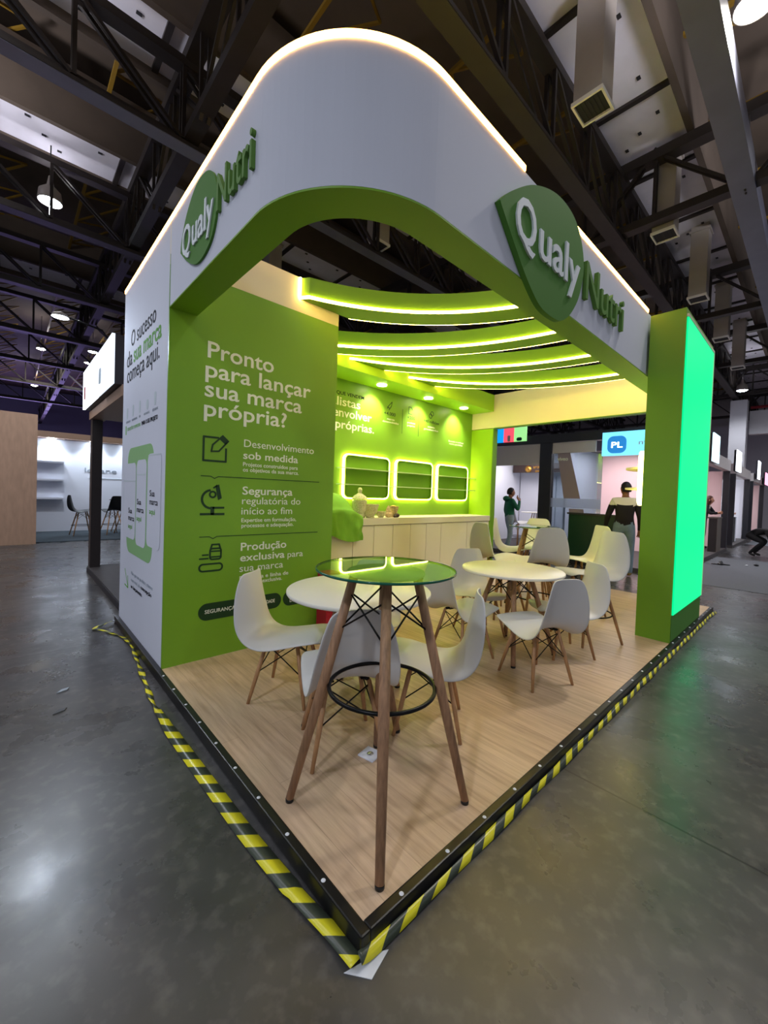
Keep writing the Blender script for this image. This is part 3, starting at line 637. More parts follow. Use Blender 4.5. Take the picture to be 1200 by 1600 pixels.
for z, o in ((1.845, 'upper one'), (1.60, 'lower one')):
    t = thing('display_shelf', 'long thin shelf across the glowing frames, %s' % o, 'shelf', (4.4, 3.88, z))
    part('shelf_board', MB().box((2.7, 3.80, z), (6.095, 3.945, z + .012)), 'shelf_acrylic', t)
# bulkhead with downlights
bk = thing('bulkhead', 'green boxed ceiling bulkhead over the counter with round downlights', 'bulkhead', (3.85, 3.7, 3.175))
part('bulkhead_box', MB().box((1.575, 3.45, 3.175), (6.098, 3.948, HT - .005)), 'lime_lit', bk)
for x in (2.2, 3.35, 4.45, 5.48):
    part('downlight', MB().lathe([(0.0, -.004), (.055, -.006), (.062, -.012), (.075, -.012), (.078, 0)], (x, 3.72, 3.175), 24), 'downlight_face', bk)
    lamp('downlight_light', 'SPOT', (x, 3.72, 3.15), DOWN_W, (1.0, 0.93, 0.72), 0.05, (math.radians(24), 0, 0), math.radians(95), 0.8)
# curved ceiling slats
def circ_x(c, r, y): return c[0] + math.sqrt(max(r * r - (y - c[1]) ** 2, 0))
SL = ((( .475, .113), 2.355, 2.437, 1.12, 'nearest one, above the green text wall'), ((.301, .55), 3.189, 3.45, 1.60, 'second one from the front'), ((1.602, .743), 2.844, 3.45, 2.50, 'third one from the front'), ((2.734, .867), 2.745, 3.45, 3.60, 'last one, over the counter'))
for c, r, ytop, xl, o in SL:
    t = thing('ceiling_slat', 'curved green ceiling slat, %s' % o, 'ceiling slat', (xl, 1.5, 3.3), group='curved ceiling slats')
    def arcpts(rr, xfirst, x_end_y=0.545):
        a1 = math.asin(max(-1, min(1, (x_end_y - c[1]) / rr))); a0 = math.acos(max(-1, min(1, (xfirst + .05 - c[0]) / rr)))
        if c[1] + rr * math.sin(a0) > ytop: a0 = math.asin((ytop - c[1] - .001) / rr)
        P = [(c[0] + rr * math.cos(a0 + (a1 - a0) * i / 40), c[1] + rr * math.sin(a0 + (a1 - a0) * i / 40)) for i in range(41)]
        if P[0][1] < ytop - .004: P = [(xfirst if rr == r else P[0][0] - .05, ytop)] + P
        return P
    F = arcpts(r, xl); B = arcpts(r + .27, max(xl + .44, 1.58))
    part('slat_board', MB().prism(F + B[::-1], 3.30, 3.497), 'lime_paint', t)
    part('led_strip', MB().sweep(F, [(0.001, 3.298), (0.001, 3.322), (0.014, 3.322), (0.014, 3.298)]), 'warm_led', t, label='glowing warm light strip')
    part('led_strip', MB().sweep(B, [(-0.010, 3.301), (-0.010, 3.314), (-0.001, 3.314), (-0.001, 3.301)]), 'warm_led', t, label='glowing warm light strip')
    if xl < 1.2: part('led_strip', MB().box((xl - .018, ytop - .014, 3.30), (xl - .001, ytop - .002, 3.497)), 'warm_led', t, label='glowing warm light strip')
# screen pillar
sp = thing('screen_pillar', 'freestanding green pillar with a tall bright green screen', 'pillar', (4.8, 0.155, Z0))
part('pillar_body', MB().box((4.06, 0.0, Z0), (5.54, 0.31, 3.46)), 'lime_print', sp)
part('plinth_panel', MB().box((4.07, -0.004, Z0 + .01), (5.53, -0.0005, .35)), 'leaf_green', sp)
part('screen', MB().box((4.085, -0.014, .355), (5.51, -0.001, 3.37)), 'screen_green', sp, label='glowing plain green screen')
part('screen_frame', MB().box((4.07, -.02, 3.371), (5.53, -.001, 3.40)).box((5.511, -.02, .355), (5.53, -.001, 3.37)), 'cream_paint', sp)
a, b = rring(4.16, 1.46, 5.1, 2.06, .08, .012); t = thing('light_frame', 'glowing rounded frame on the back of the screen pillar', 'light frame', (4.63, .31, 1.46))
part('led_tube', ring_prism(MB(), a, b, 0.0, 0.075, ((0, .31, 0), UX, UZ, (0, 1, 0))), 'niche_led', t)
for z, o in ((1.87, 'upper'), (1.64, 'lower')):
    t = thing('display_shelf', 'small rounded cream shelf on the back of the screen pillar, %s one' % o, 'shelf', (4.65, .31, z))
    part('shelf_board', MB().prism([(4.2, .311)] + arc2(4.6, .311, .40, 180, 0, 20, .30)[1:-1] + [(5.0, .311)], z, z + .018), 'cream_paint', t)

# counter: cabinets and worktop
units = ((1.58, 2.28, 2), (2.28, 3.06, 2), (3.06, 3.84, 2), (3.84, 4.61, 2), (4.61, 5.37, 1), (5.37, 6.095, 2))
pl = ('hidden behind the green partition', 'under the green cloth', 'under the glass jars', 'second one right of the glass jars', 'with one wide door', 'at the right end by the return wall')
for (x0, x1, n), o in zip(units, pl):
    t = thing('base_cabinet', 'white base cabinet of the counter, %s' % o, 'cabinet', ((x0 + x1) / 2, 3.7, Z0), group='white counter cabinets')
    part('cabinet_body', MB().box((x0 + .001, 3.475, Z0), (x1 - .001, 3.945, 1.018)), 'seam_dark', t)
    for k in range(n):
        w = (x1 - x0) / n; part('door', MB().box((x0 + k * w + .004, 3.458, Z0 + .03), (x0 + (k + 1) * w - .004, 3.474, 1.012)), 'melamine', t, bevel=.002)
solo('counter_top', MB().box((1.575, 3.44, 1.02), (3.55, 3.948, 1.12)).box((3.552, 3.44, 1.02), (6.098, 3.948, 1.12)), 'melamine', 'long white worktop lying on the base cabinets along the back wall', 'worktop', bevel=.003)
# ------------------------------------------------------------------ chairs, stools, tables
def shell_mesh(zs):
    # seat and back in one moulded sheet: rows from the front lip to the top edge (x, z, half width, side rise)
    rows = [(.262, -.034, .095, .000), (.263, -.018, .150, .003), (.252, .000, .188, .008), (.215, .008, .211, .016), (.14, .006, .224, .026), (.05, -.006, .231, .036), (-.04, -.014, .235, .050), (-.12, -.006, .237, .068), (-.178, .028, .236, .084), (-.212, .085, .230, .088), (-.232, .155, .218, .084), (-.25, .23, .201, .074), (-.265, .30, .181, .060), (-.277, .355, .160, .044), (-.284, .388, .140, .030), (-.287, .404, .108, .018)]
    R = smooth_open([r for r in [tuple(q[:3]) for q in rows]], 3); RS = smooth_open([(q[3], 0, 0) for q in rows], 3)
    n = 14; v = []; f = []; k = len(R)
    for i, (x, z, w) in enumerate(R):
        a, b = R[max(i - 1, 0)], R[min(i + 1, k - 1)]; t = Vector((b[0] - a[0], 0, b[1] - a[1])).normalized(); nn = Vector((t.z, 0, -t.x))
        if nn.z < 0 and abs(nn.z) > abs(nn.x): nn = -nn
        if i > 0 and nn.dot(pn) < 0: nn = -nn
        if i == 0 and nn.z < 0: nn = -nn
        pn = nn
        for j in range(n + 1):
            s = 2 * j / n - 1; e = math.copysign(abs(s) ** 0.92, s)
            v.append(Vector((x, 0, z + zs)) + Vector((0, e * w, 0)) + nn * (RS[i][0] * abs(s) ** 2.2))
    for i in range(k - 1):
        for j in range(n): f.append((i * (n + 1) + j, i * (n + 1) + j + 1, (i + 1) * (n + 1) + j + 1, (i + 1) * (n + 1) + j))
    return MB().add(v, f, True)
def shell_obj(zs, m, parent):
    me = shell_mesh(zs).mesh('seat_shell', m); o = bpy.data.objects.new('seat_shell', me); COL.objects.link(o); o.parent = parent
    s = o.modifiers.new('s', 'SOLIDIFY'); s.thickness = .011; s.offset = -1.0; s2 = o.modifiers.new('b', 'SUBSURF'); s2.levels = 1; s2.render_levels = 1
    dg = bpy.context.evaluated_depsgraph_get(); me2 = bpy.data.meshes.new_from_object(o.evaluated_get(dg)); o.modifiers.clear(); o.data = me2; me2.name = 'seat_shell'
    return o
def wire_cross(mb, T, B, za, zb, r=.004, inner=0.0):
    # crossing wire struts between neighbouring legs
    at = lambda i, z: Vector(B[i]).lerp(Vector(T[i]), (z - B[i][2]) / (T[i][2] - B[i][2]))
    for i in range(4):
        j = (i + 1) % 4
        mb.tube([at(i, za), at(j, zb)], r, 6); mb.tube([at(j, za), at(i, zb)], r, 6)
    return mb
SQ = ((1, 1), (-1, 1), (-1, -1), (1, -1))
def make_chair(mshell='shell_plastic', mleg='oak_wood'):
    t = thing('side_chair', 'x', 'chair'); ZS = .44
    shell_obj(ZS, mshell, t)
    T = [(.105 * a - .01, .115 * b, .405) for a, b in SQ]; B = [(.195 * a - .01, .195 * b, 0.0) for a, b in SQ]
    for p, q in zip(T, B): part('leg', MB().tube([Vector(q), Vector(q).lerp(Vector(p), .5), Vector(p)], [.0105, .0145, .0125], 10), mleg, t)
    w = wire_cross(MB(), T, B, .385, .20)
    part('wire_brace', w, 'black_metal', t)
    fr = MB()
    for i in range(4): fr.tube([T[i], (T[i][0] * .75, T[i][1] * .75, ZS - .028)], .011, 8)
    fr.bar((.08, .085, ZS - .03), (-.1, .085, ZS - .034), .022, .008); fr.bar((.08, -.085, ZS - .03), (-.1, -.085, ZS - .034), .022, .008)
    fr.bar((-.01, .09, ZS - .034), (-.01, -.09, ZS - .034), .02, .006); part('seat_mount', fr, 'black_metal', t); return t
def make_stool(mshell='shell_plastic', mleg='oak_wood'):
    t = thing('bar_stool', 'x', 'stool'); ZS = .705
    shell_obj(ZS, mshell, t)
    T = [(.09 * a - .01, .09 * b, .67) for a, b in SQ]; B = [(.235 * a - .01, .235 * b, 0.0) for a, b in SQ]
    for p, q in zip(T, B): part('leg', MB().tube([Vector(q), Vector(q).lerp(Vector(p), .5), Vector(p)], [.012, .016, .0135], 10), mleg, t)
    part('wire_brace', wire_cross(MB(), T, B, .645, .45), 'black_metal', t)
    k = (.28 / .67); rr = math.hypot(.235, .235) * (1 - k) + math.hypot(.09, .09) * k - .012
    part('foot_ring', MB().tube([(rr * math.cos(2 * PI * i / 40) - .01, rr * math.sin(2 * PI * i / 40), .28) for i in range(40)], .008, 8, closed=True), 'black_metal', t)
    fr = MB()
    for i in range(4): fr.tube([T[i], (T[i][0] * .8, T[i][1] * .8, ZS - .03)], .011, 8)
    fr.bar((.08, .075, ZS - .03), (-.1, .075, ZS - .034), .022, .008); fr.bar((.08, -.075, ZS - .03), (-.1, -.075, ZS - .034), .022, .008)
    fr.bar((-.01, .09, ZS - .034), (-.01, -.09, ZS - .034), .02, .006); part('seat_mount', fr, 'black_metal', t); return t
def place(o, x, y, fx, fy, label, group, z=Z0):
    o.location = (x, y, z); o.rotation_euler = (0, 0, math.atan2(fy, fx)); o['label'] = label
    if group: o['group'] = group
    return o
ch = make_chair()
CH = [(.575, 1.505, .62, -.78, 'white moulded chair in front of the green text wall, left of the near table'),
      (.52, .815, .42, .91, 'white moulded chair seen from behind through the glass table legs'),
      (1.065, .65, -.61, .79, 'white moulded chair in profile just right of the glass table legs'),
      (1.25, 1.42, -.70, -.70, 'white moulded chair mostly hidden behind the near white table'),
      (2.21, .52, .36, .93, 'greyish white chair nearest us in front of the right white table'),
      (2.93, .61, -.80, .60, 'cream lit chair just behind the greyish chair at the right table'),
      (2.12, 1.15, .98, -.18, 'white chair left of the right table, rounded back beside the glass top'),
      (2.75, 1.40, -.48, -.88, 'white chair facing us behind the left rim of the right table')]
for i, (x, y, fx, fy, lb) in enumerate(CH): place(ch if i == 0 else copy_tree(ch), x, y, fx, fy, lb, 'white moulded chairs at the low tables')
st = make_stool()
ST = [(3.50, .62, -.88, .47, 'white bar stool nearest the screen pillar, black foot ring showing'),
      (4.44, 1.08, -.80, .60, 'white bar stool in front of the dark green counter, facing left'),
      (3.65, 1.24, .62, .78, 'bar stool seen from behind, in front of the tall back table'),
      (3.56, 1.66, .78, -.30, 'white bar stool beside the last counter cabinet, facing right'),
      (4.62, 2.06, .52, -.85, 'white bar stool in front of the man in the green hoodie'),
      (5.0, 1.95, -.95, -.30, 'white bar stool behind the tall back table, backrest above its top')]
for i, (x, y, fx, fy, lb) in enumerate(ST): place(st if i == 0 else copy_tree(st), x, y, fx, fy, lb, 'white bar stools')

def low_table(x, y, rz, R, zt, label):
    t = thing('round_table', label, 'table', (x, y, Z0), rz); h = zt - Z0
    part('table_top', MB().lathe([(0, h - .024), (R - .004, h - .024), (R, h - .018), (R, h - .005), (R - .005, h), (0, h)], n=64), 'table_white', t, world=False)
    T = [(.155 * c, .155 * s, h - .035) for c, s in ((1, 0), (0, 1), (-1, 0), (0, -1))]; B = [(.395 * c, .395 * s, 0) for c, s in ((1, 0), (0, 1), (-1, 0), (0, -1))]
    for p, q in zip(T, B):
        l = part('leg', MB().tube([Vector(q) + Vector((0, 0, .012)), Vector(q).lerp(Vector(p), .6), Vector(p)], [.019, .024, .021], 12), 'leg_wood', t, world=False)
        part('foot_cap', MB().tube([Vector(q), Vector(q) + Vector((0, 0, .014))], .02, 12), 'black_plastic', l, world=False)
    part('wire_brace', wire_cross(MB(), T, B, h - .06, h - .27, .005), 'black_metal', t, world=False)
    part('mounting_plate', MB().lathe([(0, h - .036), (.2, h - .036), (.2, h - .025), (0, h - .025)], n=32), 'black_metal', t, world=False); return t
low_table(.84, 1.085, 0.0, .475, .855, 'round white table behind the glass table, by the green text wall')
low_table(2.56, .94, math.radians(35), .457, .838, 'round white low table on the right, in the middle of the stand')
def glass_table(x, y, rz, R, zt, label, ring=True, rf=.405):
    t = thing('bar_table', label, 'table', (x, y, Z0), rz); h = zt - Z0
    g = part('glass_top', MB().lathe([(0, h - .001), (R - .003, h - .001)], n=72), 'table_glass', t, world=False, label='clear green tinted glass top')
    part('glass_rim', MB().lathe([(R - .004, h - .011), (R, h - .009), (R + .0005, h - .005), (R, h - .001), (R - .004, h)], n=72), 'glass_edge', g, world=False)
    T = [(.10 * c, .10 * s, h - .03) for c, s in ((1, 1), (-1, 1), (-1, -1), (1, -1))]; k = rf / math.sqrt(2)
    B = [(k * c, k * s, 0) for c, s in ((1, 1), (-1, 1), (-1, -1), (1, -1))]
    for p, q in zip(T, B):
        l = part('leg', MB().tube([Vector(q) + Vector((0, 0, .014)), Vector(q).lerp(Vector(p), .5), Vector(p)], [.018, .0235, .021], 14), 'leg_wood', t, world=False)
        part('foot_cap', MB().tube([Vector(q), Vector(q) + Vector((0, 0, .016))], .0185, 12), 'black_plastic', l, world=False)
    part('wire_brace', wire_cross(MB(), T, B, h - .115, h - .29, .0045), 'black_metal', t, world=False)
    part('top_mount', MB().lathe([(0, h - .03), (.175, h - .03), (.18, h - .022), (.175, h - .014), (0, h - .014)], n=40), 'shelf_acrylic', t, world=False)
    zr = h * .5; f = zr / (h - .03); rr = rf * (1 - f) + .1414 * f - .028
    if ring: part('foot_ring', MB().tube([(rr * math.cos(2 * PI * i / 56), rr * math.sin(2 * PI * i / 56), zr) for i in range(56)], .0095, 10, closed=True), 'black_metal', t, world=False)
    return t
glass_table(.385, .355, math.radians(4), .318, 1.16, 'tall bar table with round green glass top at the front corner')
glass_table(4.42, 1.68, math.radians(20), .32, 1.115, 'tall bar table with round glass top at the back of the stand', False)

# ------------------------------------------------------------------ small things on the stand
fp = thing('floor_box', 'small white floor plate with metal latch under the glass table', 'floor plate', (.577, .63, Z0), math.radians(12))
part('cover_plate', MB().box((-.048, -.05, 0.0005), (.048, .05, .008)), 'booth_white', fp, world=False, bevel=.003)
part('latch', MB().lathe([(0, .013), (.014, .012), (.018, .0085)], n=16).bar((-.02, 0, .012), (.012, 0, .012), .006, .004), 'steel', fp, world=False)
solo('red_panel', MB().box((1.40, 2.25, Z0), (1.56, 2.42, Z0 + .62)), 'red_card', 'dark red upright box at the end of the green text wall', 'box', bevel=.006)
# green cloth thrown over something on the counter
def cloth():
    # heap over a box on the worktop: rear edge, crest, front edge, hanging front flap
    v = []; f = []; nx, ny = 30, 26
    for i in range(nx):
        u = i / (nx - 1); x = 1.95 + u * .86
        crest = 1.475 - .02 * math.sin(u * 9) - (max(0, x - 2.60) / .21) ** 1.4 * .33
        bottom = .865 + .05 * math.sin(u * 5 + 1) + .05 * (1 - u) - .03 * u
        for j in range(ny):
            w = j / (ny - 1); fold = .016 * math.sin(u * 13 + w * 6) + .012 * math.sin(u * 29 - w * 9) + .012 * math.sin(w * 21 + u * 7)
            if w < .25: k = w / .25; y = 3.90 - .14 * k; z = 1.13 + (crest - 1.13) * k ** .7
            elif w < .6: k = (w - .25) / .35; y = 3.76 - .26 * k; z = max(1.145, crest - (crest - 1.165) * (k ** 1.6) * .72 + fold * .6)
            else:
                k = (w - .6) / .4; z0 = max(1.145, crest - (crest - 1.165) * .72); y = 3.50 - .088 * min(1, k * 6) - .018 * (1 + math.sin(u * 17)) * k; z = z0 + (bottom - z0) * max(0, k - .16) / .84; y += fold * .8 * k
                if k > .15: y = 3.427 - (abs(fold) * 1.5 + .022 * abs(math.sin(u * 14 + k * 3))) * min(1, k * 1.5)
            v.append((x + .03 * math.sin(w * 5) * (u - .3), y, max(z, 1.124) if y > 3.436 else z))
    for i in range(nx - 1):
        for j in range(ny - 1): f.append((i * ny + j, i * ny + j + 1, (i + 1) * ny + j + 1, (i + 1) * ny + j))
    return MB().add(v, f, True)
c = cloth(); solo('green_cloth', c, 'green_cloth', 'crumpled lime green cloth heaped over the left end of the white counter', 'cloth')
ZC = 1.12
def crystal_jar(x, y, s, label):
    t = thing('glass_jar', label, 'jar', (x, y, ZC), group=None)
    pr = [(0, .004), (.075, .004), (.085, .02), (.078, .05), (.092, .08), (.098, .22), (.09, .235), (.086, .235), (.09, .215), (.084, .085), (.07, .05), (0, .03)]
    part('jar_body', MB().lathe([(r * s, z * s) for r, z in pr], (x, y, ZC), 20, smooth=False), 'crystal', t)
    lid = part('lid', MB().lathe([(r * s, z * s) for r, z in [(.1, .24), (.1, .255), (.08, .285), (.04, .31), (.022, .325), (.028, .35), (.03, .37), (.018, .395), (.0, .40)]], (x, y, ZC), 20, smooth=False), 'crystal', t)
    part('filling', MB().lathe([(r * s, z * s) for r, z in [(0, .04), (.07, .06), (.084, .1), (.088, .19), (.05, .205), (0, .2)]], (x, y, ZC), 20), 'candy', t); return t
crystal_jar(2.90, 3.62, 1.12, 'tall cut glass jar with a pointed lid on the white counter')
def bowl(x, y, R, H, m, label, fill=None, foot=True):
    t = thing('bowl', label, 'bowl', (x, y, ZC))
    pr = [(0, 0), (R * .5, 0), (R * .45, H * .15), (R * .75, H * .4), (R, H), (R * .95, H), (R * .68, H * .42), (0, H * .25)]
    part('bowl_body', MB().lathe(pr, (x, y, ZC), 22, smooth=False), m, t)
    if fill: part('filling', MB().ell((x, y, ZC + H * .72), (R * .84, R * .84, H * .38), 14, 8), fill, t)
bowl(3.10, 3.60, .13, .20, 'crystal', 'wide cut glass bowl right of the tall glass jar on the counter', None)
bowl(3.02, 3.53, .10, .10, 'crystal', 'low cut glass dish in front of the tall glass jar', None)
bowl(3.27, 3.55, .09, .095, 'crystal', 'small pale glass dish right of the wide glass bowl', None)
bowl(3.60, 3.62, .085, .17, 'shell_beige', 'beige footed bowl filled with sweets, rightmost on the counter', 'candy')
solo('conch_ornament', MB().ell((3.43, 3.55, ZC + .045), (.075, .05, .045)).lathe([(.04, .06), (.045, .09), (.03, .13), (.018, .16), (.0, .19)], (3.43, 3.56, ZC), 14), 'shell_beige', 'pointed beige shell ornament left of the footed bowl on the counter', 'ornament')
solo('dark_ornament', MB().ell((3.56, 3.50, ZC + .033), (.055, .042, .033)).ell((3.51, 3.49, ZC + .022), (.03, .03, .022)), 'shell_dark', 'dark mottled shell lying in front of the footed bowl', 'ornament')
solo('tape_block', MB().box((2.68, 3.50, ZC), (2.75, 3.56, ZC + .07)), 'black_plastic', 'small black block beside the green cloth on the counter', 'block', bevel=.004)
# hazard tape
def tape(name, pts, widths, label, z=0.004, tilt=None, per=0.165):
    P = [Vector(p) for p in pts]; me = bpy.data.meshes.new(name); bm = bmesh.new(); uvl = bm.loops.layers.uv.new('tape'); L = 0; rows = []
    for i, p in enumerate(P):
        t = (P[min(i + 1, len(P) - 1)] - P[max(i - 1, 0)]); t.z = 0; t.normalize(); n = Vector((-t.y, t.x, 0)) * widths[i] / 2
        up = Vector((0, 0, tilt[i] if tilt else 0))
        if i: L += (P[i] - P[i - 1]).length
        rows.append((bm.verts.new(p + n + up), bm.verts.new(p - n), L))
    for a, b in zip(rows, rows[1:]):
        f = bm.faces.new((a[0], a[1], b[1], b[0])); f.smooth = True
        for lp, uvv in zip(f.loops, ((a[2] / per, 1), (a[2] / per, 0), (b[2] / per, 0), (b[2] / per, 1))): lp[uvl].uv = uvv
    bm.to_mesh(me); bm.free(); me.materials.append(M['hazard_tape'])
    o = bpy.data.objects.new(name, me); COL.objects.link(o)
    s = o.modifiers.new('s', 'SOLIDIFY'); s.thickness = .0012; s.offset = 1
    return tag(o, label, 'tape')
tp = smooth_open([(-.02, 4.12, .02), (-.12, 4.07, .02), (-.235, 4.01, .008), (-.20, 3.93, .010), (-.10, 3.72, .008), (-.04, 3.42, .012), (-.055, 3.05, .008), (-.09, 2.70, .012), (-.12, 2.35, .008), (-.145, 2.03, .012), (-.15, 1.80, .016), (-.145, 1.60, .008), (-.135, 1.30, .005), (-.125, 1.0, .005), (-.115, .70, .005), (-.10, .45, .006), (-.085, .25, .009), (-.065, .08, .012), (-.06, -.045, .02)], 6)
n = len(tp)
def tw(i):
    y = tp[i][1]; return .068 if y < 1.62 else (.068 - (y - 1.62) * .13 if y < 1.9 else .030 + .012 * math.sin(i * .9))
tape('hazard_tape', tp, [tw(i) if tp[i][1] > .3 else .055 for i in range(n)], 'yellow and black hazard tape lying loose on the concrete left of the platform', tilt=[.010 * math.sin(i * .45) if tp[i][1] > 1.7 else .002 for i in range(n)])
tr = [(-.055, -.052, .02)] + [(.02 + i * .26, -.052 - .006 * abs(math.sin(i * 1.7)), .006 + .004 * math.sin(i * 2.3)) for i in range(24)] + [(6.28, -.07, .006)]
tr = smooth_open(tr, 3)
tape('hazard_tape', tr, [.022 + .006 * math.sin(i * .7) for i in range(len(tr))], 'yellow and black hazard tape stuck along the black right edge of the platform', tilt=[.026] * len(tr))
solo('paper_scrap', MB().prism([(-.10, -.03), (-.045, -.10), (.05, -.075), (.0, -.047), (-.045, -.044)], .0005, .0025), 'paper', 'white scrap of paper sticking out under the front corner of the platform', 'paper')
solo('paper_scrap', MB().prism([(-.06, 4.10), (-.02, 4.14), (-.005, 4.105), (-.03, 4.08)], .022, .03), 'paper', 'small white knot of tape at the foot of the white partition corner', 'paper')
for x, y, r, o in ((-.62, 2.62, .3, 'curled grey scrap on the concrete left of the white partition'), (-.66, 2.3, 1.1, 'small dark scrap lower down on the concrete by the loose tape')):
    solo('floor_scrap', MB().prism([(x, y), (x + .06, y + .02), (x + .075, y + .05), (x + .03, y + .045)], .001, .008), 'carpet_grey' if r > 1 else 'grey_ink', o, 'scrap')
# ------------------------------------------------------------------ people
def person(name, label, loc, rz, J, rad, zone, hair, head, face_dir=0.0, mats=None, extra=None, group=None):
    """J: joint name -> position (x forward, y left, z up). rad: radii. zone: bone -> material. Body grown with a skin modifier."""
    t = thing('person', label, 'person', loc, rz, group)
    bones = [('pelvis', 'spine'), ('spine', 'chest'), ('chest', 'neck'), ('neck', 'skull')]
    for s in 'lr': bones += [('chest', 'sh' + s), ('sh' + s, 'el' + s), ('el' + s, 'wr' + s), ('wr' + s, 'pa' + s), ('pelvis', 'hi' + s), ('hi' + s, 'kn' + s), ('kn' + s, 'an' + s), ('an' + s, 'to' + s)]
    JJ = {k: Vector(v) for k, v in J.items()}
    # five fingers per hand, each its own short bent chain; the thumb leaves the side of the palm
    for s, sg in (('l', 1), ('r', -1)):
        d = (JJ['pa' + s] - JJ['wr' + s]).normalized(); side = d.cross(Vector((1, 0, 0.2))).normalized()
        if side.length < .1: side = Vector((0, 1, 0))
        front = side.cross(d).normalized()
        for q, (off, ln) in enumerate(((-.033, .062), (-.011, .074), (.011, .078), (.033, .07))):
            a = JJ['pa' + s] + side * off + d * .01; b = a + d * ln * .55 + front * .008; c2 = b + d * ln * .4 + front * .03
            JJ['f%d%s1' % (q, s)] = b; JJ['f%d%s2' % (q, s)] = c2; bones += [('pa' + s, 'f%d%s1' % (q, s)), ('f%d%s1' % (q, s), 'f%d%s2' % (q, s))]
            rad['f%d%s1' % (q, s)] = .0095; rad['f%d%s2' % (q, s)] = .008
        b = JJ['wr' + s].lerp(JJ['pa' + s], .5) + front * .045 ; JJ['th' + s] = b; JJ['tt' + s] = b + d * .035 + front * .012
        bones += [('wr' + s, 'th' + s), ('th' + s, 'tt' + s)]; rad['th' + s] = .0115; rad['tt' + s] = .009
    names = list(JJ); idx = {n: i for i, n in enumerate(names)}
    me = bpy.data.meshes.new('body'); me.from_pydata([JJ[n] for n in names], [(idx[a], idx[b]) for a, b in bones], [])
    o = bpy.data.objects.new('body', me); COL.objects.link(o)
    sk = o.modifiers.new('skin', 'SKIN'); sk.use_smooth_shade = True
    for n in names:
        r = rad.get(n, rad.get(n[:2], .05)); me.skin_vertices[0].data[idx[n]].radius = r if isinstance(r, tuple) else (r, r)
    me.skin_vertices[0].data[idx['pelvis']].use_root = True
    sb = o.modifiers.new('sub', 'SUBSURF'); sb.levels = 3; sb.render_levels = 3
    dg = bpy.context.evaluated_depsgraph_get(); m2 = bpy.data.meshes.new_from_object(o.evaluated_get(dg)); bpy.data.objects.remove(o); bpy.data.meshes.remove(me)
    ms = []
    def mi(n):
        if n not in ms: ms.append(n)
        return ms.index(n)
    bone_mat = []
    for a, b in bones:
        key = a + '-' + b
        m = zone.get(key) or zone.get(b[:2] if b[0] not in 'ft' or b[:2] == 'to' else 'hand') or zone.get(b) or zone['torso']
        bone_mat.append((JJ[a], JJ[b], m))
    pm = []
    for p in m2.polygons:
        c = p.center; best = None
        for a, b, m in bone_mat:
            ab = b - a; tt = max(0, min(1, (c - a).dot(ab) / max(ab.length_squared, 1e-9))); dd = (c - (a + ab * tt)).length
            if best is None or dd < best[0]: best = (dd, m)
        mm = best[1]
        if extra: mm = extra(c, mm)
        pm.append(mi(mm)); p.use_smooth = True
    # head: skull, jaw, nose, ears, eyes, mouth, joined into the body mesh
    hb = MB(); Hc = JJ['skull'] + Vector((.012, 0, .07)); ca, sa = math.cos(face_dir), math.sin(face_dir)
    def hp(x, y, z): return Hc + Vector((x * ca - y * sa, x * sa + y * ca, z))
    sm = mi(zone['skin']); v = []; f = []; n, m = 18, 14
    for i in range(m + 1):
        th = PI * i / m
        for j in range(n):
            a = 2 * PI * j / n; x, y, z = .098 * math.sin(th) * math.cos(a), .077 * math.sin(th) * math.sin(a), .122 * math.cos(th)
            if z < 0: k = 1 - .35 * (-z / .122); y *= k; x = x * (1 - .15 * (-z / .122)) + .018 * (-z / .122)
            if x > .07 and abs(y) < .02 and -.045 < z < .02: x += .022 * (1 - abs(z + .02) / .045)
            if x > .05 and abs(z - .012) < .02 and .018 < abs(y) < .045: x -= .008
            v.append(hp(x, y, z))
    for i in range(m):
        for j in range(n): f.append((i * n + j, (i + 1) * n + j, (i + 1) * n + (j + 1) % n, i * n + (j + 1) % n))
    hb.add(v, f, True, sm)
    for s in (-1, 1):
        hb.ell(hp(.086, .032 * s, .012), (.010, .012, .007), 8, 6, mi('eye_dark')); hb.ell(hp(-.005, .078 * s, -.005), (.018, .012, .032), 8, 6, sm)
    hb.ell(hp(.098, 0, -.058), (.008, .024, .006), 8, 6, mi('lip'))
    hb.tube([JJ['neck'], hp(-.01, 0, -.06)], [.056, .052], 10, mi=sm)
    mb = MB(); mb.v = [q.co.copy() for q in m2.vertices]
    for p, k in zip(m2.polygons, pm): mb.f.append(list(p.vertices)); mb.sm.append(True); mb.mi.append(k)
    off = len(mb.v); mb.v += hb.v
    for q, s, k in zip(hb.f, hb.sm, hb.mi): mb.f.append([i + off for i in q]); mb.sm.append(s); mb.mi.append(k)
    bpy.data.meshes.remove(m2); part('body', mb, ms, t, world=False)
    hv = []; hf = []
    for i in range(m + 1):
        th = PI * i / m
        for j in range(n):
            a = 2 * PI * j / n; x, y, z = .108 * math.sin(th) * math.cos(a), .088 * math.sin(th) * math.sin(a), .132 * math.cos(th)
            zmin = -.06 if head != 'long' else -.20
            if x > .05: zmin = .062
            elif x > -.01: zmin = .0 if head != 'long' else -.12
            if head == 'long' and z < -.03 and x < .02: z *= 1.9
            if z < zmin: x *= .80; y *= .80; z = max(z, zmin)
            hv.append(hp(x - .008, y, z + .008))
    for i in range(m):
        for j in range(n): hf.append((i * n + j, (i + 1) * n + j, (i + 1) * n + (j + 1) % n, i * n + (j + 1) % n))
    part('hair', MB().add(hv, hf, True), hair, t, world=False)
    return t, JJ, hp
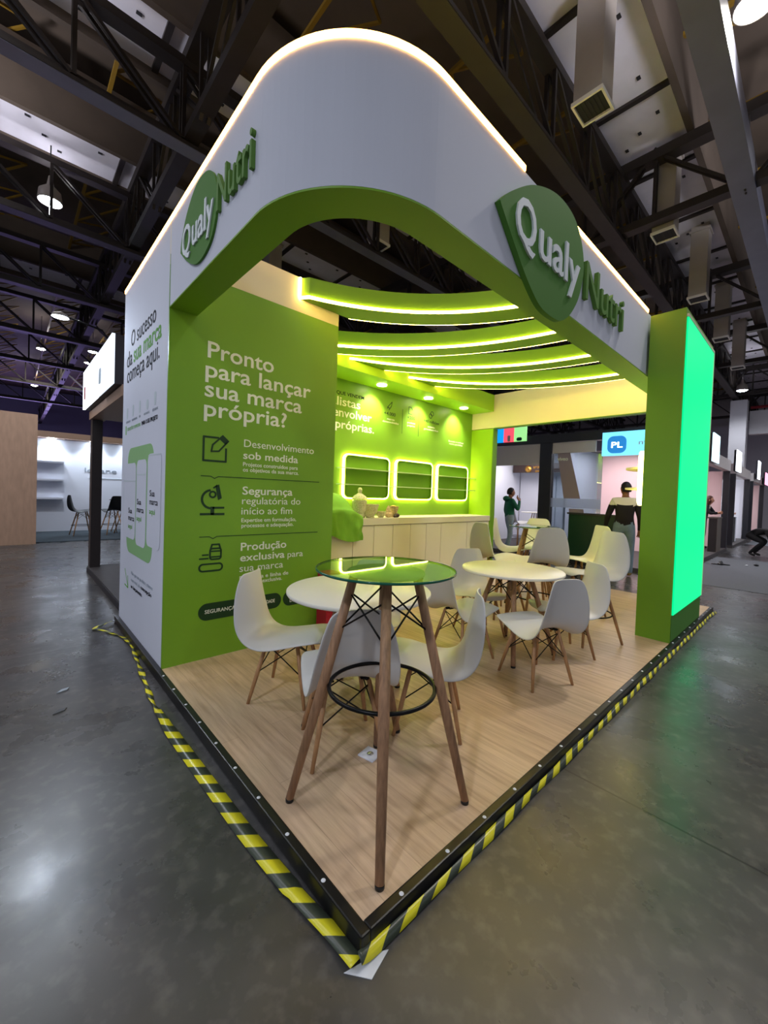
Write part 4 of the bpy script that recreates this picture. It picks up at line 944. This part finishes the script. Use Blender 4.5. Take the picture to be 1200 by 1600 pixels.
def stand(**kw):
    J = dict(pelvis=(0, 0, .96), spine=(.0, 0, 1.12), chest=(0, 0, 1.34), neck=(0, 0, 1.47), skull=(.012, 0, 1.555), shl=(0, .175, 1.40), shr=(0, -.175, 1.40), ell=(-.03, .24, 1.13), elr=(-.03, -.24, 1.13), wrl=(.05, .25, .89), wrr=(.05, -.25, .89), pal=(.075, .25, .81), par=(.075, -.25, .81),
             hil=(0, .09, .90), hir=(0, -.09, .90), knl=(.02, .10, .50), knr=(.02, -.10, .50), anl=(-.02, .105, .085), anr=(-.02, -.105, .085), tol=(.13, .12, .035), tor=(.13, -.12, .035))
    J.update(kw); return J
def radii(**kw):
    r = dict(pelvis=(.135, .12), spine=(.13, .115), chest=(.145, .115), neck=.06, skull=.055, sh=.078, el=.052, wr=.032, pa=(.036, .022), hi=.098, kn=.066, an=.046, to=.036)
    r.update(kw); return r
# man in a green hoodie, hand raised to his face
zone = {'torso': 'hoodie_green', 'sh': 'hoodie_green', 'el': 'hoodie_green', 'wr': 'hoodie_green', 'pa': 'skin_tan', 'hand': 'skin_tan', 'hi': 'jeans_pale', 'kn': 'jeans_pale', 'an': 'jeans_pale', 'to': 'shoe_dark', 'skin': 'skin_tan', 'neck-skull': 'skin_tan'}
J = stand(elr=(.14, -.25, 1.17), wrr=(.235, -.08, 1.40), par=(.20, -.03, 1.475), elI=(0, 0, 0)); J.pop('elI')
J.update(knl=(.10, .1, .5), anl=(-.05, .11, .10), knr=(.0, -.1, .5), anr=(-.06, -.11, .085))
t, JJ, hp = person('person', 'man in a green hoodie and pale trousers, hand raised to his face', (9.0, 4.68, 0), math.radians(-40), J, radii(), zone, 'hair_black', 'short')
part('hood', MB().ell((-.10, 0, 1.46), (.085, .13, .075), 14, 8), 'hoodie_green', t, world=False)
# man in a black and cream pullover and jeans, back to us
zone = {'torso': 'knit_black', 'sh': 'knit_black', 'el': 'knit_black', 'wr': 'knit_black', 'pa': 'skin_tan', 'hand': 'skin_tan', 'hi': 'jeans_blue', 'kn': 'jeans_blue', 'an': 'jeans_blue', 'to': 'shoe_tan', 'skin': 'skin_tan', 'neck-skull': 'skin_tan'}
J = stand(ell=(-.04, .27, 1.12), wrl=(.06, .30, .90), pal=(.09, .30, .82), anl=(-.10, .12, .10), knl=(.05, .11, .5), anr=(.12, -.12, .085), knr=(.09, -.11, .5), tol=(.05, .13, .035), tor=(.27, -.13, .035))
def cream(c, m): return 'knit_cream' if (m == 'knit_black' and c.z > 1.33) else m
t, JJ, hp = person('person', 'man seen from behind in a black and cream pullover and jeans', (7.95, 1.60, 0), math.radians(20), J, radii(pelvis=(.15, .13), spine=(.155, .135), chest=(.165, .13), hi=.108, kn=.08, an=.06), zone, 'hair_black', 'short', 0.5, extra=cream); t.scale = (1.07, 1.07, 1.07)
solo('paper_sheet', MB().prism([(-.1, 0), (.1, 0), (.1, .28), (-.1, .28)], -.003, .003, ((7.93, 1.95, .58), (math.cos(.5), math.sin(.5), 0), (.25, .1, .95), (-math.sin(.5), math.cos(.5), 0))), 'paper', 'white folded paper held in the left hand of the man in jeans', 'paper')
# woman leaning on the dark counter
zone = {'torso': 'cloth_black', 'sh': 'cloth_black', 'el': 'cloth_black', 'wr': 'cloth_black', 'pa': 'skin', 'hand': 'skin', 'hi': 'cloth_black', 'kn': 'cloth_black', 'an': 'cloth_black', 'to': 'shoe_dark', 'skin': 'skin', 'neck-skull': 'skin'}
J = stand(chest=(.08, 0, 1.27), neck=(.13, 0, 1.40), skull=(.15, 0, 1.475), shl=(.10, .16, 1.32), shr=(.10, -.16, 1.32), ell=(.24, .22, 1.13), elr=(.24, -.22, 1.13), wrl=(.38, .06, 1.15), wrr=(.38, -.10, 1.16), pal=(.42, -.02, 1.15), par=(.42, -.02, 1.17))
def neckline(c, m): return 'knit_cream' if (m == 'cloth_black' and c.x > .16 and c.z > 1.2 and abs(c.y) < .05) else m
t, JJ, hp = person('person', 'woman with brown hair in a black jacket leaning on a dark counter', (15.15, 1.50, .09), math.radians(-95), J, radii(), zone, 'hair_brown', 'long', .2, extra=neckline)
# crouching person in black
zone = dict(zone); zone.update({'skin': 'skin_tan', 'pa': 'skin_tan', 'hand': 'skin_tan', 'neck-skull': 'skin_tan', 'to': 'shoe_dark'})
J = dict(pelvis=(-.30, 0, .66), spine=(-.10, 0, .76), chest=(.14, 0, .78), neck=(.30, 0, .74), skull=(.38, 0, .70), shl=(.16, .17, .76), shr=(.16, -.17, .76), ell=(.26, .23, .50), elr=(.26, -.23, .50), wrl=(.40, .14, .30), wrr=(.40, -.14, .30), pal=(.45, .12, .22), par=(.45, -.12, .22),
         hil=(-.28, .10, .62), hir=(-.28, -.10, .62), knl=(.06, .15, .47), knr=(.06, -.15, .44), anl=(-.20, .13, .09), anr=(-.24, -.13, .09), tol=(-.05, .15, .035), tor=(-.09, -.15, .035))
person('person', 'person in black clothes crouching low on the aisle floor at the right edge', (15.4, .12, 0), math.radians(-100), J, radii(), zone, 'hair_black', 'short')
# man with an orange cap further down the aisle
zone = {'torso': 'shirt_white', 'sh': 'shirt_white', 'el': 'shirt_white', 'wr': 'skin', 'pa': 'skin', 'hand': 'skin', 'hi': 'cloth_black', 'kn': 'cloth_black', 'an': 'cloth_black', 'to': 'shoe_dark', 'skin': 'skin', 'neck-skull': 'skin'}
t, JJ, hp = person('person', 'distant person in a white shirt and orange cap', (20.6, 1.55, .09), math.radians(-60), stand(wrl=(.22, .2, 1.05), pal=(.29, .17, 1.06)), radii(), zone, 'hair_black', 'short')
part('cap', MB().ell(hp(0, 0, .06), (.108, .09, .085), 14, 8).ell(hp(.10, 0, .045), (.07, .07, .012), 12, 6), 'cap_orange', t, world=False)
# ------------------------------------------------------------------ neighbouring stands, right side
def frame_thing(name, label, cat, loc, pieces, group=None):
    t = thing(name, label, cat, loc, 0, group)
    for nm, mb, m in pieces: part(nm, mb, m, t)
    return t
bx = lambda a, b: MB().box(a, b)
# dark framed stand opposite: posts, lintel, glass front
XB = 8.8
t = thing('exhibition_stand', 'dark framed exhibition stand with a glass front seen through the rear opening', 'exhibition stand', (10.4, 3.9, 0))
for y0, y1 in ((3.50, 3.80), (5.9, 6.15), (1.25, 1.45)): part('post', bx((XB, y0, 0), (XB + .16, y1, 2.92)), 'dark_frame', t)
part('lintel', bx((XB - .01, 1.25, 2.86), (XB + .17, 6.15, 3.07)), 'dark_frame', t)
part('plinth', bx((XB, 1.26, 0), (12.2, 6.14, .10)), 'plinth_dark', t)
part('header_panel', bx((XB + .02, 3.81, 2.34), (XB + .06, 5.89, 2.85)), 'booth_beige', t)
part('side_panel', bx((XB + .2, 6.16, .1), (12.2, 6.2, 2.9)), 'booth_white', t)
part('rear_panel', bx((12.2, 3.82, .1), (12.26, 6.14, 2.9)), 'booth_white', t)
part('divider_panel', bx((XB + 1.2, 3.62, .1), (12.2, 3.68, 2.9)), 'booth_white', t)
part('pink_panel', bx((12.2, 1.27, .1), (12.26, 3.8, 3.0)), 'booth_pink', t)
part('brown_header', bx((11.6, 3.83, 2.33), (11.66, 6.1, 2.62)), 'sign_brown', t)
part('upper_panel', bx((XB + .02, 2.5, 2.60), (XB + .06, 3.49, 2.85)), 'booth_beige', t)
gl = MB().lathe([(.02, -.02), (.11, -.02), (.11, .02), (.02, .02)], n=20); gl.v = [Vector((11.585 + v.z * .3, 5.55 + v.x, 2.44 + v.y)) for v in gl.v]
part('gold_emblem', gl, 'gold', t)
part('gold_lettering', lettering(lettering(MB(), 'aromas', (11.59, 5.38, 2.46), (0, -1, 0), UZ, .10, .42, .0, .01), 'gourmet', (11.59, 5.3, 2.35), (0, -1, 0), UZ, .07, .3, 0, .01), 'gold', t)
part('glass_pane', bx((XB + .06, 2.36, .1), (XB + .075, 3.50, 2.6)), 'booth_glass', t)
part('frosted_band', bx((XB + .05, 2.36, 1.30), (XB + .058, 3.50, 1.52)), 'frosted_film', t)
dr = part('door', bx((12.14, 4.2, .1), (12.195, 5.5, 2.25)), 'booth_white', t)
part('door_handle', MB().tube([(12.12, 4.35, 1.0), (12.12, 4.35, 1.18)], .015, 6), 'steel', dr)
part('door_seam', bx((12.13, 4.84, .12), (12.139, 4.86, 2.24)), 'grey_ink', dr)
st2 = part('wall_stripe', MB().prism([(3.38, 2.62), (3.08, 2.62), (2.80, 1.52), (3.18, 1.52)], -.003, .003, ((XB + .044, 0, 0), (0, 1, 0), UZ, (-1, 0, 0))), 'violet_glass', t)
part('brand_lettering', lettering(MB(), 'viveo', (XB + .0405, 3.37, 2.42), (0, -1, 0), UZ, .09, .25, .012, .005), 'white_ink', st2)
part('wall_stripe', MB().prism([(3.05, 1.28), (2.72, 1.28), (2.5, .30), (2.95, .30)], -.003, .003, ((XB + .044, 0, 0), (0, 1, 0), UZ, (-1, 0, 0))), 'violet_glass', t)
lamp('stand_light', 'AREA', (10.6, 5.0, 2.8), 26, (1, .92, .92), 1.4, (0, 0, 0)); lamp('stand_light', 'AREA', (10.8, 2.4, 2.85), 36, (1, .86, .86), 1.6, (0, 0, 0))
sg = thing('sign_board', 'light blue illuminated sign with a rounded blue badge, beside the screen pillar', 'sign', (XB - .1, 1.9, 2.48))
part('sign_panel', bx((XB - .1, 1.30, 2.48), (XB - .03, 2.33, 2.99)), 'sign_blue', sg)
bd = part('sign_badge', MB().prism(rrect(-2.22, 2.53, -1.85, 2.90, .12, 8), .0005, .006, ((XB - .1, 0, 0), (0, -1, 0), UZ, (-1, 0, 0))), 'badge_blue', sg)
part('badge_lettering', lettering(MB(), 'PL', (XB - .107, 2.14, 2.65), (0, -1, 0), UZ, .12, .22, .01, .003), 'sign_white', bd)
part('sign_lettering', lettering(MB(), 'mp', (XB - .101, 1.62, 2.69), (0, -1, 0), UZ, .1, .24, 0, .003), 'pale_ink', sg)
sg = thing('sign_board', 'small sign in blue, red and green stripes under the rear beam', 'sign', (XB - .05, 4.6, 2.95))
for (y0, y1, m) in ((5.3, 4.80, 'stripe_blue'), (4.795, 4.50, 'stripe_red'), (4.495, 4.16, 'stripe_green')): part('colour_panel', bx((XB - .06, y1, 2.95), (XB - .01, y0, 3.34)), m, sg)
part('bottle_graphic', MB().prism(rrect(-4.68, 2.96, -4.60, 3.12, .02), .0, .004, ((XB - .06, 0, 0), (0, -1, 0), UZ, (-1, 0, 0))), 'booth_pink', sg)
part('bottle_graphic', MB().prism(rrect(-4.42, 2.96, -4.27, 3.05, .04), .0, .004, ((XB - .06, 0, 0), (0, -1, 0), UZ, (-1, 0, 0))), 'hoodie_green', sg)
c = thing('reception_counter', 'dark green glossy counter in front of the pink wall', 'counter', (9.1, 2.5, 0)); part('counter_body', bx((8.62, 1.9, .10), (8.78, 2.95, 1.16)), 'counter_green', c); part('counter_slab', bx((8.59, 1.86, 1.161), (8.80, 2.98, 1.20)), 'counter_dark', c)
# white table and wire chairs inside that stand
def small_table(x, y, z0, label, R=.35, h=.95):
    t = thing('round_table', label, 'table', (x, y, z0)); part('table_top', MB().lathe([(0, h - .02), (R, h - .02), (R, h), (0, h)], (x, y, z0), 28), 'table_white', t)
    for k in range(4):
        a = PI / 4 + k * PI / 2; part('leg', MB().tube([(x + .28 * math.cos(a), y + .28 * math.sin(a), z0), (x + .08 * math.cos(a), y + .08 * math.sin(a), z0 + h - .02)], .014, 8), 'oak_wood', t)
small_table(10.6, 4.75, .1, 'round white high table inside the dark framed stand, behind the tall back table', .40, .98)
ws = make_stool('shell_plastic', 'oak_wood'); place(ws, 10.0, 4.95, .9, -.3, 'white stool inside the dark framed stand, under the white high table', None, .1)

# stands further down the right aisle (fronts on y = 1.0, facing -y)
def aisle_stand(x0, x1, label, inner, yf=1.02, depth=2.6, sign=None):
    t = thing('exhibition_stand', label, 'exhibition stand', ((x0 + x1) / 2, yf, 0))
    part('plinth', bx((x0, yf, 0), (x1, yf + depth, .09)), 'plinth_dark', t)
    for x in (x0, x1 - .16): part('post', bx((x, yf + .01, .09), (x + .16, yf + .17, 2.6)), 'dark_frame', t)
    part('lintel', bx((x0, yf + .01, 2.6), (x1, yf + .18, 2.95)), 'booth_beige', t)
    part('rear_panel', bx((x0, yf + depth - .05, .09), (x1, yf + depth, 2.9)), inner, t); part('side_panel', bx((x1 - .05, yf + .2, .09), (x1 - .01, yf + depth - .06, 2.6)), inner, t)
    lamp('stand_light', 'AREA', ((x0 + x1) / 2, yf + depth * .55, 2.8), 30, (1, .92, .94), 1.2, (0, 0, 0)); return t
aisle_stand(12.3, 16.4, 'exhibition stand with a dark frame and pink walls, directly right of the green screen', 'booth_pink')
aisle_stand(17.6, 22.0, 'second exhibition stand past the green screen, glazed with pale walls', 'booth_white')
t = aisle_stand(23.2, 28.5, 'furthest exhibition stand down the right aisle', 'booth_pink')
c = thing('reception_counter', 'tall dark counter the woman leans on, right of the green screen', 'counter', (14.9, 1.13, .09)); part('counter_body', bx((14.45, 1.045, .09), (15.2, 1.24, 1.08)), 'counter_dark', c); part('counter_side', bx((14.45, 1.035, .09), (15.2, 1.044, 1.08)), 'counter_side', c); part('counter_slab', bx((14.42, 1.025, 1.081), (15.23, 1.28, 1.12)), 'counter_side', c)
c = thing('reception_counter', 'small black and white counter further down the right aisle', 'counter', (19.8, 1.3, .09)); part('counter_body', bx((19.3, 1.2, .09), (19.8, 1.5, 1.05)), 'counter_dark', c); part('white_side', bx((19.81, 1.2, .09), (20.1, 1.5, 1.05)), 'booth_white', c)
for (x0, x1, y, z0, z1, m, lb) in ((12.36, 13.3, .98, 2.62, 3.35, 'sign_pale', 'pale blue lit sign box just right of the green screen'), (16.9, 18.0, .99, 2.65, 3.35, 'sign_white', 'square white lit sign box on the second stand past the green screen'), (23.3, 24.2, .95, 2.7, 3.5, 'sign_white', 'small white lit sign box further down the right aisle'), (27.0, 29.0, .95, 2.6, 3.2, 'sign_pink', 'pink lit sign box furthest down the right aisle')):
    s = thing('sign_box', lb, 'sign', ((x0 + x1) / 2, y, z0)); part('sign_face', bx((x0, y - .06, z0), (x1, y - .03, z1)), m, s); part('sign_case', bx((x0, y - .029, z0), (x1, y + .03, z1)), 'dark_frame', s)
place(copy_tree(ch), 17.0, 1.75, -.6, -.8, 'distant white chair on the second stand past the green screen', None, 0.0)
solo('aisle_carpet', bx((8.6, -1.0, .001), (14.0, .95, .006)), 'carpet_grey', 'grey carpet strip on the aisle floor right of the screen pillar', 'carpet')
solo('aisle_carpet', bx((20.0, -.8, .001), (26.0, .9, .006)), 'carpet_grey', 'second grey carpet strip further down the right aisle', 'carpet')
solo('dark_glove', MB().ell((12.1, .62, .03), (.10, .06, .035)).ell((12.05, .72, .02), (.04, .09, .016)).ell((12.15, .52, .02), (.035, .08, .016)).ell((12.18, .63, .05), (.05, .04, .05)), 'black_plastic', 'crumpled dark glove on the grey carpet in the aisle', 'glove')
solo('carpet_scrap', MB().ell((12.75, .02, .03), (.06, .05, .028)), 'black_plastic', 'small dark lump at the edge of the grey carpet', 'scrap')
solo('carpet_scrap', MB().ell((12.55, .18, .018), (.03, .03, .014)), 'paper', 'tiny white scrap on the grey carpet', 'scrap')
# concrete column, wall band and pipe at the right end of the hall
trim(bx((24.0, 1.45, 0), (24.6, 2.05, 6.4)), 'hall_wall'); trim(bx((24.9, -20, 4.9), (25.3, 1.44, 6.0)), 'hall_wall'); trim(MB().tube([(24.85, -20, 6.15), (24.85, 1.4, 6.15)], .07, 8), 'pipe_red')

# ------------------------------------------------------------------ left side
t = thing('exhibition_stand', 'neighbouring dark stand with a low platform behind the white partition', 'exhibition stand', (1.6, 5.9, 0))
part('platform_deck', bx((.09, 4.6, .085), (4.0, 7.3, .10)), 'plinth_dark', t); part('platform_edge', bx((.08, 4.59, 0), (4.0, 7.31, .084)), 'dark_frame', t)
part('corner_post', bx((.1, 7.1, .101), (.24, 7.3, 2.52)), 'darkbrown_frame', t)
part('roof_beam', bx((.08, 4.62, 2.53), (.28, 7.3, 2.66)), 'beige_trim', t); part('roof_soffit', bx((.29, 4.62, 2.56), (3.9, 7.3, 2.62)), 'beige_trim', t)
part('rear_panel', bx((3.9, 4.62, .1), (3.96, 7.3, 2.55)), 'booth_white', t)
for (y0, y1, z1, m, lb) in ((5.82, 7.2, 3.26, 'sign_white', 'tall glowing white sign panel on the neighbouring stand, left one'), (4.7, 5.75, 3.25, 'sign_grey_lamplit', 'grey white sign panel next to the white partition, lamp light added as glow')):
    s = thing('sign_box', lb, 'sign', (.03, (y0 + y1) / 2, 2.67)); part('sign_face', bx((-.02, y0, 2.67), (.01, y1, z1)), m, s); part('sign_case', bx((.011, y0, 2.67), (.14, y1, z1)), 'darkbrown_frame', s)
    part('sign_mark', MB().prism(rrect(-y1 + .15, 2.8, -y1 + .3, 3.0, .03), .0, .004, ((-.02, 0, 0), (0, -1, 0), UZ, (-1, 0, 0))), 'red_card' if m == 'sign_white' else 'pale_ink', s)
fl = thing('flood_lamp', 'small flood lamp on an arm above the neighbouring sign', 'lamp', (.03, 5.2, 3.25))
part('lamp_arm', MB().tube([(.05, 5.2, 3.25), (-.05, 5.2, 3.40), (-.42, 5.2, 3.46)], .012, 8), 'black_metal', fl); part('lamp_head', MB().lathe([(.03, .06), (.07, .04), (.09, 0), (.085, 0), (.06, .03), (0, .035)], (-.46, 5.2, 3.43), 20), 'duct_metal', fl); part('lamp_lens', MB().lathe([(.08, .004), (0, -.012)], (-.46, 5.2, 3.43), 20), 'cool_lamp_face', fl)
lamp('flood_lamp_light', 'SPOT', (-.46, 5.2, 3.40), 55, (.74, .84, 1.0), .09, (math.radians(-48), math.radians(-6), 0), math.radians(120), .7)
fl = thing('sandal', 'black sandal lying on the dark platform of the neighbouring stand', 'sandal', (.75, 6.75, .101))
part('sole', MB().ell((.75, 6.75, .115), (.13, .05, .014)), 'black_plastic', fl); part('strap', MB().tube([(.78, 6.70, .12), (.78, 6.75, .165), (.78, 6.80, .12)], .012, 6), 'black_plastic', fl); part('heel', MB().ell((.67, 6.75, .14), (.05, .04, .03)), 'paper', fl)
solo('partition_board', bx((-4.5, 11.5, .0), (-.41, 11.62, 3.03)), 'chipboard', 'tall bare chipboard partition at the left edge', 'partition')
t = thing('exhibition_stand', 'white walled stand with three shelves, lit from above, far left', 'exhibition stand', (1.5, 14.2, 0))
part('rear_wall', bx((-4.0, 14.3, .02), (6.0, 14.38, 2.72)), 'booth_white', t); part('cornice', bx((-4.0, 13.9, 2.73), (6.0, 14.38, 2.9)), 'beige_trim', t); part('carpet', bx((-4.0, 11.7, .001), (6.0, 14.3, .02)), 'carpet_blue', t)
for x in (.0, 1.0, 1.95, 3.4): part('downlight', MB().lathe([(0, -.01), (.09, -.012), (.11, 0)], (x, 14.1, 2.73), 20), 'cool_lamp_face', t); lamp('shelf_wall_light', 'SPOT', (x, 14.08, 2.7), 30, (.8, .9, 1.0), .08, (math.radians(10), 0, 0), math.radians(120), .6)
part('wall_lettering', lettering(MB(), 'locane', (.80, 14.299, 1.80), UX, UZ, .14, .82, 0, .01), 'grey_ink', t); part('wall_line', bx((.9, 14.29, 1.62), (1.9, 14.299, 1.63)), 'pale_ink', t)
for z, o in ((2.02, 'top'), (1.5, 'middle'), (.97, 'lowest')):
    s = thing('wall_shelf', 'white wall shelf beside the chipboard partition, %s of the three' % o, 'shelf', (-.5, 14.2, z)); part('shelf_board', bx((-1.6, 14.02, z), (.28, 14.295, z + .05)), 'booth_white', s)
bs = make_stool('black_chair', 'oak_wood'); place(bs, .62, 12.95, .95, .1, 'black stool with pale wooden legs left of the dark corner post', None, .02)
place(copy_tree(bs), 1.32, 13.0, -.25, .95, 'black stool seen from behind, right of the dark corner post', None, .02)
t = thing('bar_table', 'thin black high table behind the black stools', 'table', (2.0, 13.4, .02)); part('table_top', bx((1.35, 13.1, .98), (2.6, 13.7, 1.0)), 'black_chair', t)
for a, b in ((1.4, 13.15), (2.55, 13.15), (1.4, 13.65), (2.55, 13.65)): part('leg', MB().tube([(a, b, .02), (2 * 1.975 - a if 0 else a + (1.975 - a) * .5, b, .98)], .015, 6), 'oak_wood', t)
